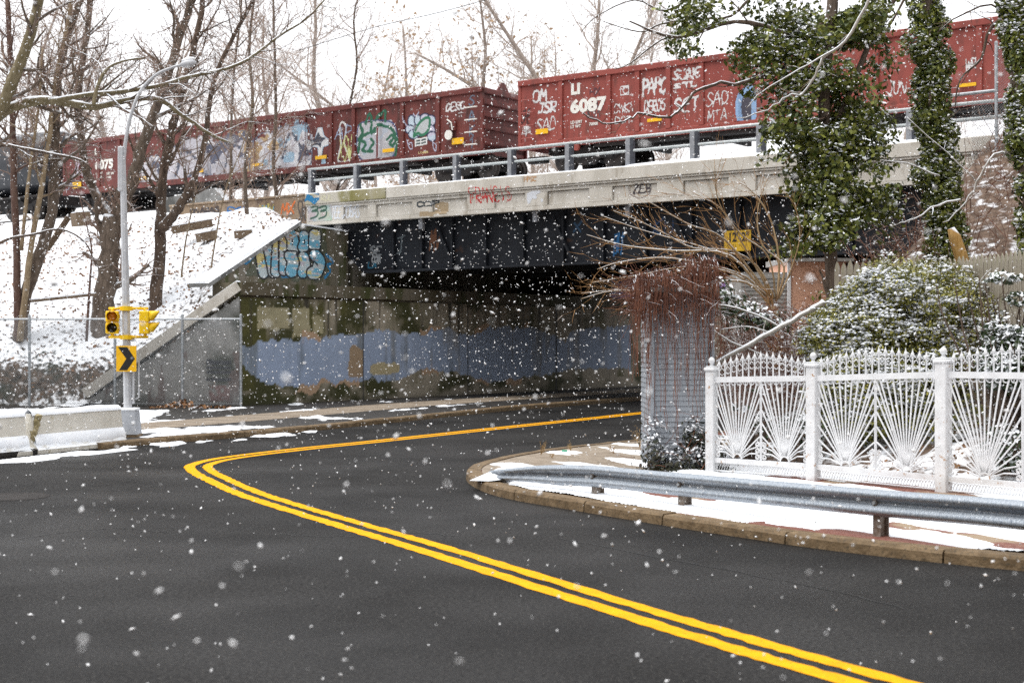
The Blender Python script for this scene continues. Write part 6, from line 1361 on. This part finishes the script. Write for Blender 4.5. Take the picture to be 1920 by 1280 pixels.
# yew and evergreens
def bush(name, label, blobs, n, size, mat, seed, asp, upb, cat='bush', thr=.43, spray=0):
    root = thing(name, label, cat, (blobs[0][0][0], blobs[0][0][1], .3)); rs = np.random.RandomState(seed); C = []; O = []
    for c, rx, ry, rz, k in blobs:
        m_ = int(n * k); d = rs.normal(0, 1, (m_, 3)); d /= np.linalg.norm(d, axis=1)[:, None]; rad = rs.uniform(.45, 1.0, m_) ** .5
        lump = 1 + .22 * (fbm(d[:, 0] * 3 + 5, d[:, 2] * 3 + d[:, 1] * 2, seed, 3) - .5) * 2
        q = d * (rad * lump)[:, None] * np.array([rx, ry, rz]) + np.array(c); C.append(q); O.append(d)
    C = np.concatenate(C); O = np.concatenate(O); ke = (fbm(C[:, 0] * 2.2 + C[:, 1] * 1.1, C[:, 2] * 2.6, seed + 1, 3) > thr) & (C[:, 2] > .2)
    C, O = C[ke], O[ke]
    if spray:                                       # layered sprays: leaves spread flat round each tip, snow sitting on the upper ones
        sel = rs.choice(len(C), len(C) // spray, False); T = C[sel]; To = O[sel]; k = spray
        off = rs.normal(0, 1, (len(T), k, 3)) * np.array([.10, .10, .032]); C = (T[:, None] + off + To[:, None] * rs.uniform(-.06, .06, (len(T), k, 1))).reshape(-1, 3); O = np.repeat(To, k, 0)
        top = (rs.uniform(0, 1, len(T)) < .62 + .3 * To[:, 2]) & (fbm(T[:, 0] * 2.0 + T[:, 1], T[:, 2] * 2.4, seed + 7, 3) > .45)
        S = (T[top][:, None] + rs.normal(0, 1, (top.sum(), 4, 3)) * np.array([.07, .07, .014]) + np.array([0, 0, .045])).reshape(-1, 3)
        flat_lumps(S, .044, .40, seed, 'snow_clumps', M['snow'], root)
    leafmesh(C, size, seed, 'foliage', M[mat], root, O * .6, upb, asp)
    rg_ = random.Random(seed); tr = MB(); tw = MB()
    for c, rx, ry, rz, k in blobs:
        for j in range(10): pt, rd = limb((c[0] + rg_.gauss(0, .1), c[1], .2), (rg_.gauss(0, .35) * rx, rg_.gauss(0, .3), 1), max(c[2] - rz * .25, .5), .035, rg_, 7, .10); tr.tube(pt, rd, 5, False); sprout([tw, tw], pt, rd, 0, rg_, [(.25, .7, 30, 70, .5, .02, .2, 4)], .3)
    tr.build('stems', M['bark_dk'], root)['kind'] = 'stuff'; tw.build('twigs', M['bark_dk'], root)['kind'] = 'stuff'; return root
bush('yew_bush', 'large rounded yew bush dusted with snow behind the white fence', [(P(1705, 600, 26.8), 1.62, 1.3, 1.10, 1.6), (P(1700, 545, 27.0), 1.05, .9, .66, .8), (P(1640, 640, 26.4), 1.2, 1.0, .75, .7), (P(1775, 640, 26.4), 1.15, 1.0, .85, .8), (P(1555, 640, 26.6), .5, .6, .7, .35), (P(1620, 740, 25.6), 1.0, .9, .9, .6), (P(1780, 750, 25.4), 1.2, .9, .9, .6)], 17000, .07, 'yew', 401, .36, .5, thr=.36, spray=10)
bush('evergreen_bush', 'snow-covered broadleaf evergreen at the right edge behind the fence', [(P(1905, 640, 23.0), .55, .5, .5, 1), (P(1890, 690, 22.8), .5, .5, .4, .8), (P(1965, 640, 22.6), .6, .5, .5, .8), (P(1890, 520, 24.0), .4, .3, .12, .10), (P(1915, 560, 23.6), .3, .3, .12, .10)], 2600, .10, 'holly', 402, .6, .9)
bush('low_shrub', 'snowy low shrubs showing through the first two fence panels', [((5.0, 25.3, .7), .6, .5, .5, 1), ((4.4, 25.9, 1.0), .4, .4, .5, .7), ((8.2, 22.4, .75), .8, .5, .5, 1.1)], 1500, .085, 'holly', 403, .6, .8)

# =================================================================== SMALL THINGS
rg = random.Random(66)
def plank(label, x0, y0, x1, y1, Y, w_, h_, mat='timber'):
    a = Vector(P(x0, y0, Y)); b = Vector(P(x1, y1, Y + .4)); root = thing('fallen_timber', label, 'timber', tuple(a), 'W', 'timbers dumped on the snowy bank')
    MB().bar(a, b, w_, h_).build('beam', M[mat], root)
    MB().bar(a + Vector((0, 0, h_ / 2 + .02)), b + Vector((0, 0, h_ / 2 + .02)), w_ * .8, .04).build('snow_cap', M['snow'], root)
for a in (('long brown timber on the bank below the approach wall', 322, 432, 398, 418, 57.5, .4, .3), ('short tan concrete block on the snowy bank', 372, 446, 402, 440, 56.5, .5, .36), ('dark sleeper end beside the sloping coping', 444, 440, 468, 438, 55.5, .4, .3), ('dark timber stub below the tank car', 138, 412, 165, 410, 63, .7, .6), ('leaning plank among the left trunks', 88, 468, 128, 408, 52.5, .16, .2), ('thin board along the coping', 352, 538, 430, 494, 51.3, .12, .16), ('grey board behind the chain link', 12, 668, 70, 690, 49.9, .3, .12), ('fallen stick below the forked tree', 55, 565, 180, 552, 50.4, .09, .09)):
    plank(*a)
# leaf litter flecks on the bank and the yard
rs = np.random.RandomState(5); n = 6500; X = rs.uniform(-26, -8, n); Y = rs.uniform(48.6, 66, n); ok = (.8 * X - .6 * Y < -38.3) & (.6 * X + .8 * Y < 41.5) & ((Y > 49.0) | (X < -14))
X, Y = X[ok], Y[ok]; lt = thing('leaf_litter', 'scattered dead leaves on the snowy left bank', 'leaves', (-15, 52, 3)); lt['kind'] = 'stuff'
leafmesh(np.stack([X, Y, bankz(X, Y) + .03], -1), .15, 6, 'leaves', M['litter'], lt, None, 2.5)
n = 2600; X = rs.uniform(3.8, 11, n); Y = rs.uniform(16, 28, n); ok = (X * .70 + Y * .71 > 21.45) & (.8 * X - .6 * Y > -13) & (X * .70 + Y * .71 < 25); X, Y = X[ok], Y[ok]
lt = thing('leaf_litter', 'brown leaves in the snow behind the white fence', 'leaves', (6, 24, .3)); lt['kind'] = 'stuff'; leafmesh(np.stack([X, Y, yardz(X, Y) + .05], -1), .075, 7, 'leaves', M['litter'], lt, None, 2.0)
n = 260; X = rs.uniform(-12, -9.4, n); Y = rs.uniform(46.9, 47.8, n); lt = thing('leaf_litter', 'heap of orange leaves at the foot of the chain link fence', 'leaves', (-10.8, 47.4, .13)); lt['kind'] = 'stuff'
leafmesh(np.stack([X, Y, .14 + .25 * np.exp(-((X + 11.0) / .5) ** 2) * rs.uniform(0, 1, n)], -1), .13, 8, 'leaves', M['litter'], lt, None, 1.5)
# dry weeds on the island
for k, (x, y, h_) in enumerate(((1014, 852, .33), (1070, 845, .22), (1200, 840, .5), (1150, 850, .18), (1035, 858, .12))):
    b = G(x, y, .14); root = thing('dry_weed', ('tall curled dry weed on the pavement tip', 'bushy dry weed right of the curled one', 'thin dry stems beside the shed', 'short dry weed before the shed', 'tiny dry tuft behind the guardrail end')[k], 'weed', b, 'W', 'dry weeds on the pavement edge'); mb = MB()
    for j in range(7): pt, rd = limb(b, (rg.gauss(0, .25), rg.gauss(0, .25), 1), h_ * rg.uniform(.6, 1.1), .007, rg, 6, .3); mb.tube(pt, rd, 3, False); sprout([mb], pt, rd, 0, rg, [(.06, .08, 30, 80, .8, .0, .3, 3)], .4)
    mb.build('stems', M['weed'], root)['kind'] = 'stuff'
b = G(1058, 849, .14); lt = thing('litter_scrap', 'small green plastic scrap in the snow', 'litter', b); MB().prism([(b[0] - .05, b[1]), (b[0] + .06, b[1] - .03), (b[0] + .04, b[1] + .05), (b[0] - .03, b[1] + .06)], .17, .20).build('scrap', pbr('green plastic', (.02, .35, .2), rough=.4), lt)
# sealed cracks in the asphalt
for k, (pts, w_) in enumerate(((((150, 868), (230, 864), (300, 862), (380, 866)), .03), (((520, 1000), (640, 1006), (760, 998), (850, 1004)), .022), (((30, 1010), (200, 990), (330, 1000)), .018), (((1050, 1010), (1240, 1045), (1480, 1090), (1700, 1140)), .02))):
    pl_ = spline([G(*p)[:2] for p in pts], 8); r_ = random.Random(k); pl_ = [(p[0] + r_.gauss(0, .02), p[1] + r_.gauss(0, .04)) for p in pl_]
    strip('sealed_crack', pl_, w_ / 2, -w_ / 2, .004, M['black'], .004, road, k)
# overhead wire
wr = thing('overhead_wire', 'thin utility wire crossing the sky above the gondolas', 'wire', P(480, 190, 80)); MB().tube(spline([P(560, 95, 80), P(700, 52, 80), P(830, 22, 80), P(1000, -25, 80)], 5), .022, 4).build('cable', M['black'], wr)

# =================================================================== FALLING SNOW
rs = np.random.RandomState(9); n = 40000
Yf = 1.6 + 48 * rs.uniform(0, 1, n) ** .62; Xf = rs.uniform(-1, 1, n) * (Yf * .40 + 1.5); Zf = rs.uniform(0, 1, n) * (Yf * .52 + 2.2) + np.maximum(CH - Yf * .27, .2)
tt = .8 * Xf - .6 * Yf; dd = .6 * Xf + .8 * Yf
ok = (Zf > .2) & ~((dd > 41.2) & (tt > -40) & (Zf < 9.6)) & (dd < 44.5) & ~((Yf < 3) & (np.abs(Xf) < .05)) & (rs.uniform(0, 1, n) < np.clip((Yf - .4) / 8, .12, 1)) & (Zf > bankz(Xf, Yf) * (Yf > 48))
c = np.stack([Xf, Yf, Zf], -1)[ok]; n = len(c); rad = rs.choice([.0062, .0085, .0115, .0155], n, p=[.36, .36, .20, .08]) * rs.uniform(.8, 1.2, n) * np.clip(Yf[ok] / 22, .9, 1.4)
ax = rs.normal(0, 1, (n, 3, 3)); q, _ = np.linalg.qr(ax); sc = np.stack([rs.uniform(.8, 2.1, n), rs.uniform(.6, 1.1, n), rs.uniform(.5, 1, n)], -1)
oc = np.array([(1, 0, 0), (-1, 0, 0), (0, 1, 0), (0, -1, 0), (0, 0, 1), (0, 0, -1)], float); v = np.einsum('kj,nj,nij->nki', oc, sc * rad[:, None], q) + c[:, None, :]
fo = np.array([(0, 2, 4), (2, 1, 4), (1, 3, 4), (3, 0, 4), (2, 0, 5), (1, 2, 5), (3, 1, 5), (0, 3, 5)]); f = (np.arange(n)[:, None, None] * 6 + fo[None]).reshape(-1, 3)
fs = link('falling_snow', np_mesh('falling_snow', v.reshape(-1, 3), f, True), M['flake']); tag(fs, 'snowflakes drifting through the air over the whole street', 'snow', kind='stuff')
